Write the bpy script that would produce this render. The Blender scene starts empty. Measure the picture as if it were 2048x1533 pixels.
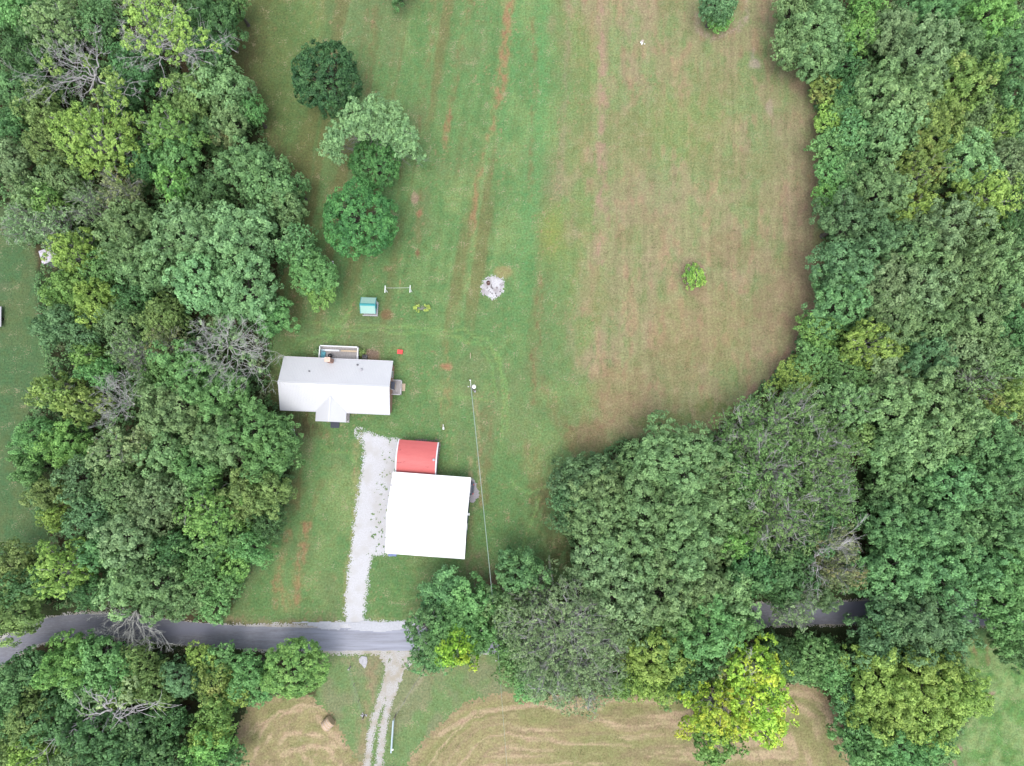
import bpy, math, random
import numpy as np
from mathutils import Vector, Matrix
R_ = math.radians
sc = bpy.context.scene
C = sc.collection

# ------------------------------------------------------------------ camera
H = 108.0; TILT = R_(5.0); FOC = 1365.333
cam = bpy.data.cameras.new('camera'); camo = bpy.data.objects.new('camera', cam); C.objects.link(camo)
camo.location = (0, 0, H); camo.rotation_euler = (TILT, 0, 0)
cam.lens = 24; cam.sensor_width = 36; cam.clip_start = 0.5; cam.clip_end = 6000
sc.camera = camo
# ------------------------------------------------------------------ sky, sun, exposure
SUN_EL, SUN_AZ = R_(72), R_(190)      # azimuth clockwise from north (+Y)
w = bpy.data.worlds.new('World'); sc.world = w; w.use_nodes = True
nt = w.node_tree; nt.nodes.clear()
o = nt.nodes.new('ShaderNodeOutputWorld'); bg = nt.nodes.new('ShaderNodeBackground'); sk = nt.nodes.new('ShaderNodeTexSky')
hs = nt.nodes.new('ShaderNodeHueSaturation')
sk.sky_type = 'NISHITA'; sk.sun_disc = False; sk.sun_elevation = SUN_EL; sk.sun_rotation = SUN_AZ
sk.air_density = 1.0; sk.dust_density = 3.0; sk.ozone_density = 1.0
hs.inputs['Saturation'].default_value = 0.43
bg.inputs['Strength'].default_value = 0.15
nt.links.new(sk.outputs[0], hs.inputs['Color']); nt.links.new(hs.outputs[0], bg.inputs['Color']); nt.links.new(bg.outputs[0], o.inputs['Surface'])
sl = bpy.data.lights.new('sun', 'SUN'); slo = bpy.data.objects.new('sun', sl); C.objects.link(slo)
sl.energy = 0.62; sl.angle = R_(30); sl.color = (1.0, 0.965, 0.91)
sd = Vector((math.sin(SUN_AZ)*math.cos(SUN_EL), math.cos(SUN_AZ)*math.cos(SUN_EL), math.sin(SUN_EL)))
slo.rotation_euler = sd.to_track_quat('Z', 'Y').to_euler(); slo.location = (60, -80, 120)
sc.view_settings.view_transform = 'Standard'; sc.view_settings.look = 'None'
sc.view_settings.gamma = 1; sc.view_settings.exposure = 1.13
sc.render.engine = 'CYCLES'
sc.cycles.max_bounces = 6; sc.cycles.diffuse_bounces = 3; sc.cycles.glossy_bounces = 2
sc.cycles.transmission_bounces = 3; sc.cycles.transparent_max_bounces = 4
sc.cycles.use_denoising = True; sc.cycles.denoiser = 'OPENIMAGEDENOISE'; sc.cycles.denoising_prefilter = 'ACCURATE'; sc.cycles.denoising_input_passes = 'RGB_ALBEDO_NORMAL'

# ------------------------------------------------------------------ helpers
CT, ST = math.cos(TILT), math.sin(TILT)
def G(px, py, z=0.0):
    """place on the land (height z) that shows at this spot of the survey picture"""
    a = (px-1024)/FOC; b = -(py-766.5)/FOC
    dx, dy, dz = a, b*CT+ST, b*ST-CT
    t = (z-H)/dz
    return Vector((dx*t, dy*t, z))
def P(x, y, z=0.0):
    """inverse of G, works on arrays"""
    Z = z-H
    yy = y*CT + Z*ST; zz = -y*ST + Z*CT
    return 1024+FOC*x/(-zz), 766.5-FOC*yy/(-zz)
MPP = H/FOC
K = 1.62
def S(r, g, b, k=None):
    k = k or K
    def f(v):
        v /= 255.0
        return (v/12.92 if v <= .04045 else ((v+.055)/1.055)**2.4)/k
    return (f(r), f(g), f(b))

def tag(o, label=None, cat=None, group=None, kind=None):
    if label: o['label'] = label
    if cat: o['category'] = cat
    if group: o['group'] = group
    if kind: o['kind'] = kind
    return o
def empty(name, loc, rz=0.0):
    o = bpy.data.objects.new(name, None); C.objects.link(o); o.location = loc; o.rotation_euler = (0, 0, rz)
    o.empty_display_size = .3
    return o
def link(name, me, parent=None, loc=None):
    o = bpy.data.objects.new(name, me); C.objects.link(o)
    if parent: o.parent = parent
    if loc is not None: o.location = loc
    return o

# ---- noise
def h2(ix, iy, s):
    v = np.sin(ix*127.1+iy*311.7+s*74.7)*43758.5453
    return v-np.floor(v)
def vn(x, y, s=0):
    ix = np.floor(x); iy = np.floor(y); fx = x-ix; fy = y-iy
    fx = fx*fx*(3-2*fx); fy = fy*fy*(3-2*fy)
    a = h2(ix, iy, s); b = h2(ix+1, iy, s); c = h2(ix, iy+1, s); d = h2(ix+1, iy+1, s)
    return (a*(1-fx)+b*fx)*(1-fy)+(c*(1-fx)+d*fx)*fy
def fbm(x, y, s=0, n=4):
    r = 0; a = .5; t = 0
    for i in range(n):
        r = r+a*vn(x, y, s+i*7); t += a; a *= .5; x = x*2.03+5.1; y = y*2.03+3.7
    return r/t
def sst(a, b, x):
    t = np.clip((x-a)/(b-a), 0, 1); return t*t*(3-2*t)
def inpoly(x, y, poly):
    c = np.zeros(np.shape(x), bool); n = len(poly)
    for i in range(n):
        x1, y1 = poly[i]; x2, y2 = poly[(i+1) % n]
        if y1 == y2: continue
        k = ((y1 > y) != (y2 > y)) & (x < (x2-x1)*(y-y1)/(y2-y1)+x1)
        c ^= k
    return c
def dseg(x, y, pts, closed=False):
    """distance to a polyline and the parameter along it"""
    best = np.full(np.shape(x), 1e9); n = len(pts)
    for i in range(n if closed else n-1):
        x1, y1 = pts[i]; x2, y2 = pts[(i+1) % n]
        vx, vy = x2-x1, y2-y1; L2 = vx*vx+vy*vy+1e-9
        t = np.clip(((x-x1)*vx+(y-y1)*vy)/L2, 0, 1)
        best = np.minimum(best, np.hypot(x-x1-t*vx, y-y1-t*vy))
    return best
def sdf(x, y, poly):
    d = dseg(x, y, poly, True); return np.where(inpoly(x, y, poly), d, -d)

# ---- materials
def mat(name, col, rough=.7, spec=.3, metal=0.0, noise=None, bump=0.0, bscale=8.0, stretch=(1, 1, 1)):
    m = bpy.data.materials.new(name); m.use_nodes = True; n = m.node_tree.nodes; l = m.node_tree.links
    b = n['Principled BSDF']; b.inputs['Base Color'].default_value = (*col, 1); b.inputs['Roughness'].default_value = rough
    b.inputs['Specular IOR Level'].default_value = spec; b.inputs['Metallic'].default_value = metal
    tc = n.new('ShaderNodeTexCoord'); mp = n.new('ShaderNodeMapping'); mp.inputs['Scale'].default_value = stretch
    l.new(tc.outputs['Object'], mp.inputs[0])
    if noise:
        cols, scale, lo, hi = noise
        t = n.new('ShaderNodeTexNoise'); t.inputs['Scale'].default_value = scale; t.inputs['Detail'].default_value = 5; t.inputs['Roughness'].default_value = .65
        l.new(mp.outputs[0], t.inputs['Vector'])
        r = n.new('ShaderNodeValToRGB'); r.color_ramp.elements[0].position = lo; r.color_ramp.elements[1].position = hi
        r.color_ramp.elements[0].color = (*col, 1); r.color_ramp.elements[1].color = (*cols, 1)
        l.new(t.outputs['Fac'], r.inputs[0]); l.new(r.outputs[0], b.inputs['Base Color'])
    if bump:
        t2 = n.new('ShaderNodeTexNoise'); t2.inputs['Scale'].default_value = bscale; t2.inputs['Detail'].default_value = 4
        l.new(mp.outputs[0], t2.inputs['Vector'])
        bp = n.new('ShaderNodeBump'); bp.inputs['Strength'].default_value = bump; bp.inputs['Distance'].default_value = .05
        l.new(t2.outputs['Fac'], bp.inputs['Height']); l.new(bp.outputs[0], b.inputs['Normal'])
    return m
def granular(name, cols, scale, rough=.95, bump=.5, big=None, stretch=(1, 1, 1)):
    """several colours scattered as fine grains"""
    m = bpy.data.materials.new(name); m.use_nodes = True; n = m.node_tree.nodes; l = m.node_tree.links
    b = n['Principled BSDF']; b.inputs['Roughness'].default_value = rough; b.inputs['Specular IOR Level'].default_value = .15
    tc = n.new('ShaderNodeTexCoord'); mp = n.new('ShaderNodeMapping'); mp.inputs['Scale'].default_value = stretch
    l.new(tc.outputs['Object'], mp.inputs[0])
    t = n.new('ShaderNodeTexNoise'); t.inputs['Scale'].default_value = scale; t.inputs['Detail'].default_value = 6; t.inputs['Roughness'].default_value = .8
    l.new(mp.outputs[0], t.inputs['Vector'])
    r = n.new('ShaderNodeValToRGB'); e = r.color_ramp.elements
    k = len(cols)
    e[0].position = .3; e[0].color = (*cols[0], 1); e[1].position = .72; e[1].color = (*cols[-1], 1)
    for i in range(1, k-1):
        q = e.new(.3+.42*i/(k-1)); q.color = (*cols[i], 1)
    l.new(t.outputs['Fac'], r.inputs[0]); out = r.outputs[0]
    if big:
        t3 = n.new('ShaderNodeTexNoise'); t3.inputs['Scale'].default_value = big[1]; t3.inputs['Detail'].default_value = 4
        l.new(mp.outputs[0], t3.inputs['Vector'])
        r3 = n.new('ShaderNodeMapRange'); r3.inputs[1].default_value = .45; r3.inputs[2].default_value = .65
        l.new(t3.outputs['Fac'], r3.inputs[0])
        mx = n.new('ShaderNodeMix'); mx.data_type = 'RGBA'
        l.new(r3.outputs[0], mx.inputs[0]); l.new(out, mx.inputs[6]); mx.inputs[7].default_value = (*big[0], 1); out = mx.outputs[2]
    l.new(out, b.inputs['Base Color'])
    bp = n.new('ShaderNodeBump'); bp.inputs['Strength'].default_value = bump; bp.inputs['Distance'].default_value = .06
    l.new(t.outputs['Fac'], bp.inputs['Height']); l.new(bp.outputs[0], b.inputs['Normal'])
    return m
def leafmat(name, col, col2, spread=.5, acc=None, accat=(.56, .64), accscale=.35, rough=.55, trans=.22):
    m = bpy.data.materials.new(name); m.use_nodes = True; n = m.node_tree.nodes; l = m.node_tree.links
    b = n['Principled BSDF']; out = n['Material Output']; b.inputs['Roughness'].default_value = rough; b.inputs['Specular IOR Level'].default_value = .28
    at = n.new('ShaderNodeAttribute'); at.attribute_name = 'leafvar'
    tc = n.new('ShaderNodeTexCoord'); oi = n.new('ShaderNodeObjectInfo')
    add = n.new('ShaderNodeVectorMath'); add.operation = 'ADD'
    sx = n.new('ShaderNodeCombineXYZ'); mu = n.new('ShaderNodeMath'); mu.operation = 'MULTIPLY'; mu.inputs[1].default_value = 97
    l.new(oi.outputs['Random'], mu.inputs[0]); l.new(mu.outputs[0], sx.inputs[0]); l.new(mu.outputs[0], sx.inputs[1])
    l.new(tc.outputs['Object'], add.inputs[0]); l.new(sx.outputs[0], add.inputs[1])
    t = n.new('ShaderNodeTexNoise'); t.inputs['Scale'].default_value = .45; t.inputs['Detail'].default_value = 3
    l.new(add.outputs[0], t.inputs['Vector'])
    # species colour drifting between two greens, clump by clump, leaf by leaf
    ad = n.new('ShaderNodeMath'); ad.operation = 'ADD'; l.new(t.outputs['Fac'], ad.inputs[0])
    m2 = n.new('ShaderNodeMath'); m2.operation = 'MULTIPLY'; m2.inputs[1].default_value = .6; l.new(at.outputs['Fac'], m2.inputs[0]); l.new(m2.outputs[0], ad.inputs[1])
    mr = n.new('ShaderNodeMapRange'); mr.inputs[1].default_value = .55; mr.inputs[2].default_value = 1.05; l.new(ad.outputs[0], mr.inputs[0])
    mx = n.new('ShaderNodeMix'); mx.data_type = 'RGBA'; mx.inputs[6].default_value = (*col, 1); mx.inputs[7].default_value = (*col2, 1); l.new(mr.outputs[0], mx.inputs[0])
    cur = mx.outputs[2]
    if acc:
        t4 = n.new('ShaderNodeTexNoise'); t4.inputs['Scale'].default_value = accscale; t4.inputs['Detail'].default_value = 4
        l.new(add.outputs[0], t4.inputs['Vector'])
        mr4 = n.new('ShaderNodeMapRange'); mr4.inputs[1].default_value = accat[0]; mr4.inputs[2].default_value = accat[1]; l.new(t4.outputs['Fac'], mr4.inputs[0])
        mx4 = n.new('ShaderNodeMix'); mx4.data_type = 'RGBA'; l.new(mr4.outputs[0], mx4.inputs[0]); l.new(cur, mx4.inputs[6]); mx4.inputs[7].default_value = (*acc, 1)
        cur = mx4.outputs[2]
    hv = n.new('ShaderNodeHueSaturation')
    v1 = n.new('ShaderNodeMapRange'); v1.inputs[3].default_value = 1-spread; v1.inputs[4].default_value = 1+spread; l.new(at.outputs['Fac'], v1.inputs[0])
    v2 = n.new('ShaderNodeMapRange'); v2.inputs[3].default_value = .88; v2.inputs[4].default_value = 1.13; l.new(oi.outputs['Random'], v2.inputs[0])
    v3 = n.new('ShaderNodeMath'); v3.operation = 'MULTIPLY'; l.new(v1.outputs[0], v3.inputs[0]); l.new(v2.outputs[0], v3.inputs[1])
    hr = n.new('ShaderNodeMapRange'); hr.inputs[3].default_value = .488; hr.inputs[4].default_value = .512; l.new(oi.outputs['Random'], hr.inputs[0])
    l.new(v3.outputs[0], hv.inputs['Value']); l.new(hr.outputs[0], hv.inputs['Hue']); l.new(cur, hv.inputs['Color'])
    l.new(hv.outputs[0], b.inputs['Base Color'])
    tr = n.new('ShaderNodeBsdfTranslucent'); l.new(hv.outputs[0], tr.inputs[0])
    ms = n.new('ShaderNodeMixShader'); ms.inputs[0].default_value = trans
    l.new(b.outputs[0], ms.inputs[1]); l.new(tr.outputs[0], ms.inputs[2]); l.new(ms.outputs[0], out.inputs['Surface'])
    return m

# ---- mesh from arrays
def quadmesh(name, V, F, mats, fattr=None, smooth=False):
    me = bpy.data.meshes.new(name)
    V = np.ascontiguousarray(V, np.float32); F = np.ascontiguousarray(F, np.int32)
    k = F.shape[1]
    me.vertices.add(len(V)); me.vertices.foreach_set('co', V.ravel())
    me.loops.add(F.size); me.loops.foreach_set('vertex_index', F.ravel())
    me.polygons.add(len(F)); me.polygons.foreach_set('loop_start', np.arange(0, F.size, k, dtype=np.int32))
    if fattr is not None:
        a = me.attributes.new('leafvar', 'FLOAT', 'FACE'); a.data.foreach_set('value', fattr.astype(np.float32))
    if smooth: me.polygons.foreach_set('use_smooth', np.ones(len(F), bool))
    me.update(calc_edges=True)
    for m in (mats if isinstance(mats, (list, tuple)) else [mats]): me.materials.append(m)
    return me
class MB:
    """collects solid pieces into ONE mesh"""
    def __init__(s): s.v = []; s.f = []; s.m = []
    def add(s, V, F, mi=0):
        o = len(s.v); s.v += [tuple(v) for v in V]
        for f in F: s.f.append(tuple(i+o for i in f)); s.m.append(mi)
    def box(s, c, d, rz=0, mi=0, tilt=None):
        x, y, z = d[0]/2, d[1]/2, d[2]/2
        V = [Vector((sx*x, sy*y, sz*z)) for sz in (-1, 1) for sx, sy in ((-1, -1), (1, -1), (1, 1), (-1, 1))]
        M = Matrix.Rotation(rz, 3, 'Z')
        if tilt is not None: M = M @ tilt
        V = [M @ v + Vector(c) for v in V]
        s.add(V, [(3, 2, 1, 0), (4, 5, 6, 7), (0, 1, 5, 4), (1, 2, 6, 5), (2, 3, 7, 6), (3, 0, 4, 7)], mi)
    def tube(s, a, b, r0, r1=None, n=8, mi=0, cap=True):
        a = Vector(a); b = Vector(b); r1 = r0 if r1 is None else r1
        d = (b-a).normalized(); u = d.orthogonal().normalized(); q = d.cross(u)
        V = []
        for p, r in ((a, r0), (b, r1)):
            for i in range(n):
                t = 2*math.pi*i/n; V.append(p+u*(r*math.cos(t))+q*(r*math.sin(t)))
        F = [(i, (i+1) % n, n+(i+1) % n, n+i) for i in range(n)]
        if cap: F += [tuple(range(n-1, -1, -1)), tuple(range(n, 2*n))]
        s.add(V, F, mi)
    def slab(s, pts, t=(0, 0, -.08), mi=0):
        """polygon pts given thickness vector t"""
        n = len(pts); t = Vector(t); V = [Vector(p) for p in pts]+[Vector(p)+t for p in pts]
        F = [tuple(range(n)), tuple(range(2*n-1, n-1, -1))]+[(i, n+i, n+(i+1) % n, (i+1) % n) for i in range(n)]
        s.add(V, F, mi)
    def lathe(s, prof, c=(0, 0, 0), n=20, mi=0):
        V = []; F = []
        for r, z in prof:
            for i in range(n):
                t = 2*math.pi*i/n; V.append((c[0]+r*math.cos(t), c[1]+r*math.sin(t), c[2]+z))
        for k in range(len(prof)-1):
            for i in range(n):
                j = (i+1) % n; F.append((k*n+i, k*n+j, (k+1)*n+j, (k+1)*n+i))
        s.add(V, F, mi)
    def build(s, name, mats, parent=None, loc=None, smooth=False):
        me = bpy.data.meshes.new(name); me.from_pydata(s.v, [], s.f)
        for m in (mats if isinstance(mats, (list, tuple)) else [mats]): me.materials.append(m)
        me.polygons.foreach_set('material_index', s.m)
        if smooth: me.polygons.foreach_set('use_smooth', [True]*len(s.f))
        me.update()
        return link(name, me, parent, loc)

# ------------------------------------------------------------------ materials
M = {}
M['roof_white'] = mat('roof_white', (.53, .537, .56), .45, .3, noise=((.505, .513, .54), .6, .35, .7))
M['roof_bright'] = mat('roof_bright', (.86, .87, .87), .4, .5, noise=((.83, .845, .85), .5, .4, .7))
M['trim_white'] = mat('trim_white', (.66, .67, .70), .5, .3)
M['brick'] = mat('brick', (.32, .17, .13), .85, noise=((.40, .26, .21), 14, .4, .65))
M['vent'] = mat('vent', (.12, .12, .13), .6)
M['deck'] = mat('deck', (.42, .40, .40), .9, noise=((.29, .275, .27), 6, .42, .62), stretch=(3, .4, 1))
M['deckrail'] = mat('deckrail', (.52, .52, .56), .8, noise=((.42, .41, .42), 5, .4, .7))
M['newwood'] = mat('newwood', (.52, .42, .31), .85, noise=((.42, .33, .24), 5, .4, .7))
M['glass'] = mat('glass', (.02, .025, .03), .08, .6)
M['darkmat'] = mat('darkmat', (.055, .062, .085), .9, noise=((.075, .08, .10), 12, .4, .7))
M['black'] = mat('black', (.012, .013, .016), .35, .5)
M['teal'] = mat('teal', (.09, .35, .43), .6)
M['red_roof'] = mat('red_roof', (.52, .135, .13), .5, .3, noise=((.47, .11, .11), .7, .45, .75), stretch=(.5, 2, 1))
M['stain'] = mat('stain', (.22, .05, .06), .7)
M['shed_roof'] = mat('shed_roof', (.27, .46, .40), .5, .35, noise=((.31, .47, .42), 2, .4, .7))
M['shed_roof_n'] = M['shed_roof']
M['shed_trim'] = mat('shed_trim', (.05, .29, .31), .5)
M['barnwall'] = mat('barnwall', (.04, .065, .11), .6, noise=((.055, .08, .125), 3, .4, .7))
M['wall_grey'] = mat('wall_grey', (.28, .29, .30), .8)
M['carpaint'] = mat('carpaint', (.045, .06, .085), .3, .6)
M['chrome'] = mat('chrome', (.45, .47, .5), .3, .5, .6)
M['rubber'] = mat('rubber', (.015, .015, .015), .9)
M['bluebin'] = mat('bluebin', (.17, .22, .40), .6)
M['redplastic'] = mat('redplastic', (.72, .05, .045), .45, .5, noise=((.62, .045, .04), 4, .4, .7))
M['rust'] = mat('rust', (.10, .045, .04), .85, noise=((.17, .09, .085), 9, .4, .65))
M['ashgrey'] = mat('ashgrey', (.30, .22, .21), .95)
M['galv'] = mat('galv', (.46, .56, .62), .45, .5, .25)
M['polewood'] = mat('polewood', (.16, .13, .11), .9, noise=((.22, .19, .17), 6, .4, .6))
M['whitegear'] = mat('whitegear', (.8, .82, .84), .4, .5)
M['wire'] = mat('wire', (.26, .34, .30), .6)
M['twigbark'] = mat('twigbark', (.38, .385, .36), .85, noise=((.25, .25, .235), 3, .45, .65))
M['bark'] = mat('bark', (.065, .06, .05), .9, noise=((.11, .10, .085), 4, .4, .65), bump=.6)
M['palebark'] = mat('palebark', (.42, .41, .41), .85, noise=((.26, .25, .25), 3, .45, .65))
M['greybark'] = mat('greybark', (.25, .25, .235), .9, noise=((.17, .165, .155), 3, .45, .65))
M['hay'] = granular('hay', [(.30, .22, .14), (.46, .34, .24), (.60, .46, .34)], 9)
M['rustroof'] = mat('rustroof', (.52, .50, .56), .6, noise=((.26, .15, .15), 1.3, .55, .62))
M['stone'] = mat('stone', (.42, .41, .44), .9, noise=((.30, .30, .32), 5, .4, .65))
M['concrete'] = mat('concrete', (.34, .33, .33), .9)

LK = K*.46
def lc(r, g, b, f=.42): return S(r+(100-r)*f, g+(134-g)*f, b+(88-b)*f, LK)
LM = {
 'dg': leafmat('leaf_dark_green', lc(56, 92, 56, .3), lc(78, 114, 66, .3)),
 'bg': leafmat('leaf_blue_green', lc(84, 124, 80, .3), lc(106, 142, 88, .3)),
 'bb': leafmat('leaf_blue_grey', lc(76, 108, 74, .2), lc(98, 128, 86, .2)),
 'mg': leafmat('leaf_mid_green', lc(88, 136, 76), lc(110, 150, 84)),
 'dl': leafmat('leaf_dull_green', lc(100, 128, 84), lc(122, 142, 92)),
 'lg': leafmat('leaf_light_green', lc(116, 150, 100), lc(138, 164, 106)),
 'pg': leafmat('leaf_pale_green', lc(112, 156, 108), lc(130, 166, 112)),
 'br': leafmat('leaf_bright_green', lc(96, 148, 68), lc(126, 162, 74)),
 'yg': leafmat('leaf_yellow_green', lc(130, 162, 66), lc(160, 178, 76)),
 'ol': leafmat('leaf_olive', lc(108, 128, 68), lc(130, 142, 76)),
 'gr': leafmat('leaf_grey_green', lc(104, 130, 90, .2), lc(124, 144, 102, .2)),
 'yo': leafmat('leaf_yellow_orange', lc(112, 134, 62), lc(142, 152, 70), acc=lc(166, 158, 84), accat=(.58, .68)),
 'yt': leafmat('leaf_yellow_turning', lc(118, 160, 62, .1), lc(156, 182, 66, .1), acc=lc(176, 188, 70, .05), accat=(.48, .62)),
 'yb': leafmat('leaf_green_and_yellow', lc(78, 126, 76), lc(98, 140, 78), acc=lc(176, 192, 62, .1), accat=(.54, .62), accscale=.25),
 'pa': leafmat('leaf_pale_reddish', lc(128, 150, 100), lc(160, 170, 122), acc=lc(168, 110, 84), accat=(.66, .7), accscale=1.2),
 'bn': leafmat('leaf_brownish', lc(112, 118, 78), lc(134, 128, 92), acc=lc(160, 136, 92)),
 'sh': leafmat('leaf_lime_sapling', lc(98, 148, 64, .2), lc(140, 168, 72, .2)),
 'dk': leafmat('leaf_darkest_green', lc(48, 84, 54, 0), lc(66, 102, 60, 0)),
 'fe': leafmat('leaf_feathery', lc(88, 122, 70, .2), lc(108, 138, 80, .2)),
 'dm': leafmat('leaf_deep_green', lc(58, 102, 56, .1), lc(78, 120, 64, .1)),
 'ug': leafmat('leaf_undergrowth', lc(62, 92, 56), lc(84, 112, 64), acc=lc(92, 84, 64)),
}

# ------------------------------------------------------------------ the land: colours of turf, straw, soil, some tree shade painted in
LAWN_R = [(500, -80), (463, 60), (458, 110), (470, 160), (520, 215), (535, 290), (610, 400), (612, 440), (560, 560), (545, 700), (540, 790), (590, 860), (590, 940), (575, 1010), (530, 1090), (500, 1150), (455, 1240), (1110, 1260), (1140, 1120), (1110, 1000), (1120, 940), (1240, 880), (1300, 868), (1410, 868), (1490, 800), (1560, 730), (1650, 620), (1655, 540), (1645, 440), (1636, 330), (1628, 200), (1600, 130), (1560, 60), (1560, -80)]
LEFT_LAWN = [(-300, 380), (20, 420), (62, 500), (70, 640), (90, 760), (30, 860), (20, 930), (60, 1010), (110, 1110), (-300, 1130)]
HAY_L = [(400, 1620), (462, 1520), (478, 1450), (500, 1410), (545, 1394), (620, 1390), (668, 1430), (695, 1490), (725, 1533), (760, 1620)]
HAY_R = [(760, 1620), (815, 1533), (850, 1480), (880, 1450), (925, 1408), (960, 1396), (1030, 1384), (1050, 1392), (1190, 1396), (1350, 1388), (1480, 1376), (1600, 1368), (1640, 1385), (1672, 1420), (1692, 1470), (1704, 1533), (1706, 1620)]
VERGE = [(645, 1300), (1030, 1300), (1060, 1390), (960, 1400), (880, 1455), (815, 1540), (700, 1540), (640, 1390)]
MEADOW_R = [(1930, 1260), (1990, 1255), (2040, 1330), (2400, 1350), (2400, 1700), (1900, 1700), (1900, 1500), (1950, 1440)]
ROAD = [(-260, 1400), (-60, 1340), (0, 1307), (60, 1272), (110, 1257), (170, 1251), (250, 1254), (330, 1263), (420, 1271), (512, 1276), (650, 1279), (800, 1279), (980, 1284), (1150, 1275), (1350, 1250), (1540, 1229), (1700, 1226), (1850, 1222), (1960, 1228), (2100, 1250), (2500, 1330)]

def ground_color(px, py):
    x = px+(vn(px/13, py/37, 77)-.5)*6+(vn(px/5, py/14, 79)-.5)*2.5; y = py+(vn(px/29, py/23, 78)-.5)*14
    n_big = fbm(x/140, y/140, 1); n_mid = fbm(x/38, y/52, 2); n_fine = fbm(x/9, y/12, 3)
    def c3(c): return np.array(c)[:, None]
    def mixc(a, b, f): return a*(1-f)+b*f
    g1 = c3(S(110, 148, 92)); g2 = c3(S(138, 165, 106)); g3 = c3(S(122, 142, 96))
    col = mixc(np.repeat(g1, len(x), 1), g2, sst(.45, .7, n_big*.5+n_mid*.5)*.8)
    col = mixc(col, g3, sst(.5, .72, fbm(x/60, y/110, 9))*.7)
    # mowing direction: leaning left of x~1100, upright in the field
    lean = np.clip((1150-x)/150, 0, 1)*.16; u = x+lean*(y-400)
    up = sst(760, 560, y)
    st = fbm(u/7.5, y/260, 5, 3)
    st2 = fbm(u/26, y/500, 6, 3)
    col = col*(1+(st-.5)*.30*up)
    col = mixc(col, c3(S(128, 120, 82)), np.clip(sst(.56, .74, st2), 0, 1)*up*.6*sst(1120, 1040, x))
    # cool bright green strips right of the middle
    b = np.exp(-((u-1062)/26)**2)*sst(720, 380, y)+np.exp(-((u-985)/22)**2)*sst(400, 200, y)*.7
    col = mixc(col, c3(S(104, 160, 98)), np.clip(b, 0, 1)*.7)
    # upper left of the lawn is duller and browner
    f = sst(640, 470, x)*sst(420, 200, y); col = mixc(col, c3(S(112, 112, 78)), f*.75)
    f = sst(720, 560, x)*sst(560, 330, y)*.5; col = mixc(col, c3(S(98, 118, 66)), f)
    # straw coloured field on the right
    edge = 1130+(fbm(y/90, y*0, 12)-.5)*60+(n_mid-.5)*110+sst(500, 800, y)*28
    tf = sst(-60, 70, x-edge)*sst(900, 830, y+(n_mid-.5)*70+np.clip(1250-x, 0, 200)*-.15)
    t1 = c3(S(152, 154, 112)); t2 = c3(S(160, 152, 118)); t3 = c3(S(128, 156, 100)); t4 = c3(S(140, 144, 100))
    fld = mixc(np.repeat(t1, len(x), 1), t2, sst(.42, .66, fbm(x/26, y/160, 21)*.55+fbm(x/70, y/60, 22)*.45))
    gm = sst(.44, .62, fbm(x/24, y/44, 23)*.6+fbm(x/80, y/100, 24)*.4)
    fld = mixc(fld, t3, gm*(.72-.26*sst(300, 700, y)))
    fld = mixc(fld, c3(S(176, 146, 118)), sst(.56, .72, fbm(x/13, y/34, 28))*.45)
    fld = mixc(fld, c3(S(118, 146, 92)), sst(.6, .74, fbm(x/10, y/22, 29))*.5)
    fld = mixc(fld, t4, sst(.55, .7, fbm(x/90, y/80, 25))*.6)
    fld = mixc(fld, c3(S(158, 140, 116)), sst(1500, 1620, x)*sst(80, 260, y)*.65*sst(.3, .6, n_mid+.1))
    fld = mixc(fld, c3(S(126, 152, 84)), sst(1230, 1150, x)*.5*sst(.35, .6, n_mid))
    fld = fld*(1+(fbm(x/4.5, y/120, 26, 3)-.5)*.34)
    col = mixc(col, fld*1.04, tf)
    col = mixc(col, c3(S(150, 160, 84)), np.exp(-((x-1105)/26)**2-((y-470)/50)**2)*.6)
    # windrow lines, leaf litter, bare strips, and painted shade beside the woods
    def streak(pts, wd, s, c, sc_=6, th=.45):
        nonlocal col
        d = dseg(x, y, pts); nn = fbm(x/sc_, y/(sc_*2.2), 31)
        f = sst(wd*1.7, wd*.2, d+(n_fine-.5)*wd*1.6)*s*.82*(.2+.8*sst(th-.1, th+.15, nn)); col = mixc(col, c3(c), f)
    ru = S(182, 134, 104); rb = S(150, 108, 84); st_ = S(186, 172, 130); pk = S(176, 152, 132)
    streak([(1020, -20), (1014, 80), (1007, 140), (995, 210)], 10, .85, ru)
    streak([(995, 210), (974, 280), (960, 340), (948, 420), (944, 470)], 6, .65, ru, 5, .52)
    streak([(942, 0), (925, 60), (905, 200), (890, 290)], 7, .45, rb, 5, .5)
    streak([(900, 225), (889, 292)], 6, .7, ru, 4, .5)
    streak([(1065, 40), (1072, 150), (1062, 300), (1058, 400)], 6, .5, rb, 5, .5)
    streak([(1083, 560), (1075, 650), (1066, 730), (1068, 800)], 7, .6, rb, 5, .5)
    streak([(1140, 0), (1128, 250), (1116, 400)], 7, .35, pk, 5, .45)
    streak([(1206, -20), (1204, 200), (1200, 520)], 10, 1.0, S(178, 152, 130), 9, .42)
    streak([(1262, 0), (1258, 80)], 8, .5, pk); streak([(1300, 30), (1296, 220)], 7, .3, pk)
    streak([(870, 0), (850, 150), (835, 260)], 8, .4, rb, 6, .5); streak([(840, 380), (836, 520)], 6, .3, rb)
    streak([(745, 30), (742, 180)], 14, .4, rb, 7, .5)
    streak([(640, 0), (622, 90)], 16, .4, S(150, 150, 92))
    streak([(500, 90), (480, 150), (530, 260), (600, 400)], 26, .5, S(112, 98, 74))  # brown lawn rim, shade under the left wood's crowns painted in
    streak([(612, 1050), (602, 1130), (590, 1205)], 9, .75, ru, 5, .45)
    streak([(578, 1070), (560, 1130), (548, 1215)], 8, .55, ru, 4, .52)
    streak([(556, 1170), (575, 1210)], 8, .5, ru, 4, .5)
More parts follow.
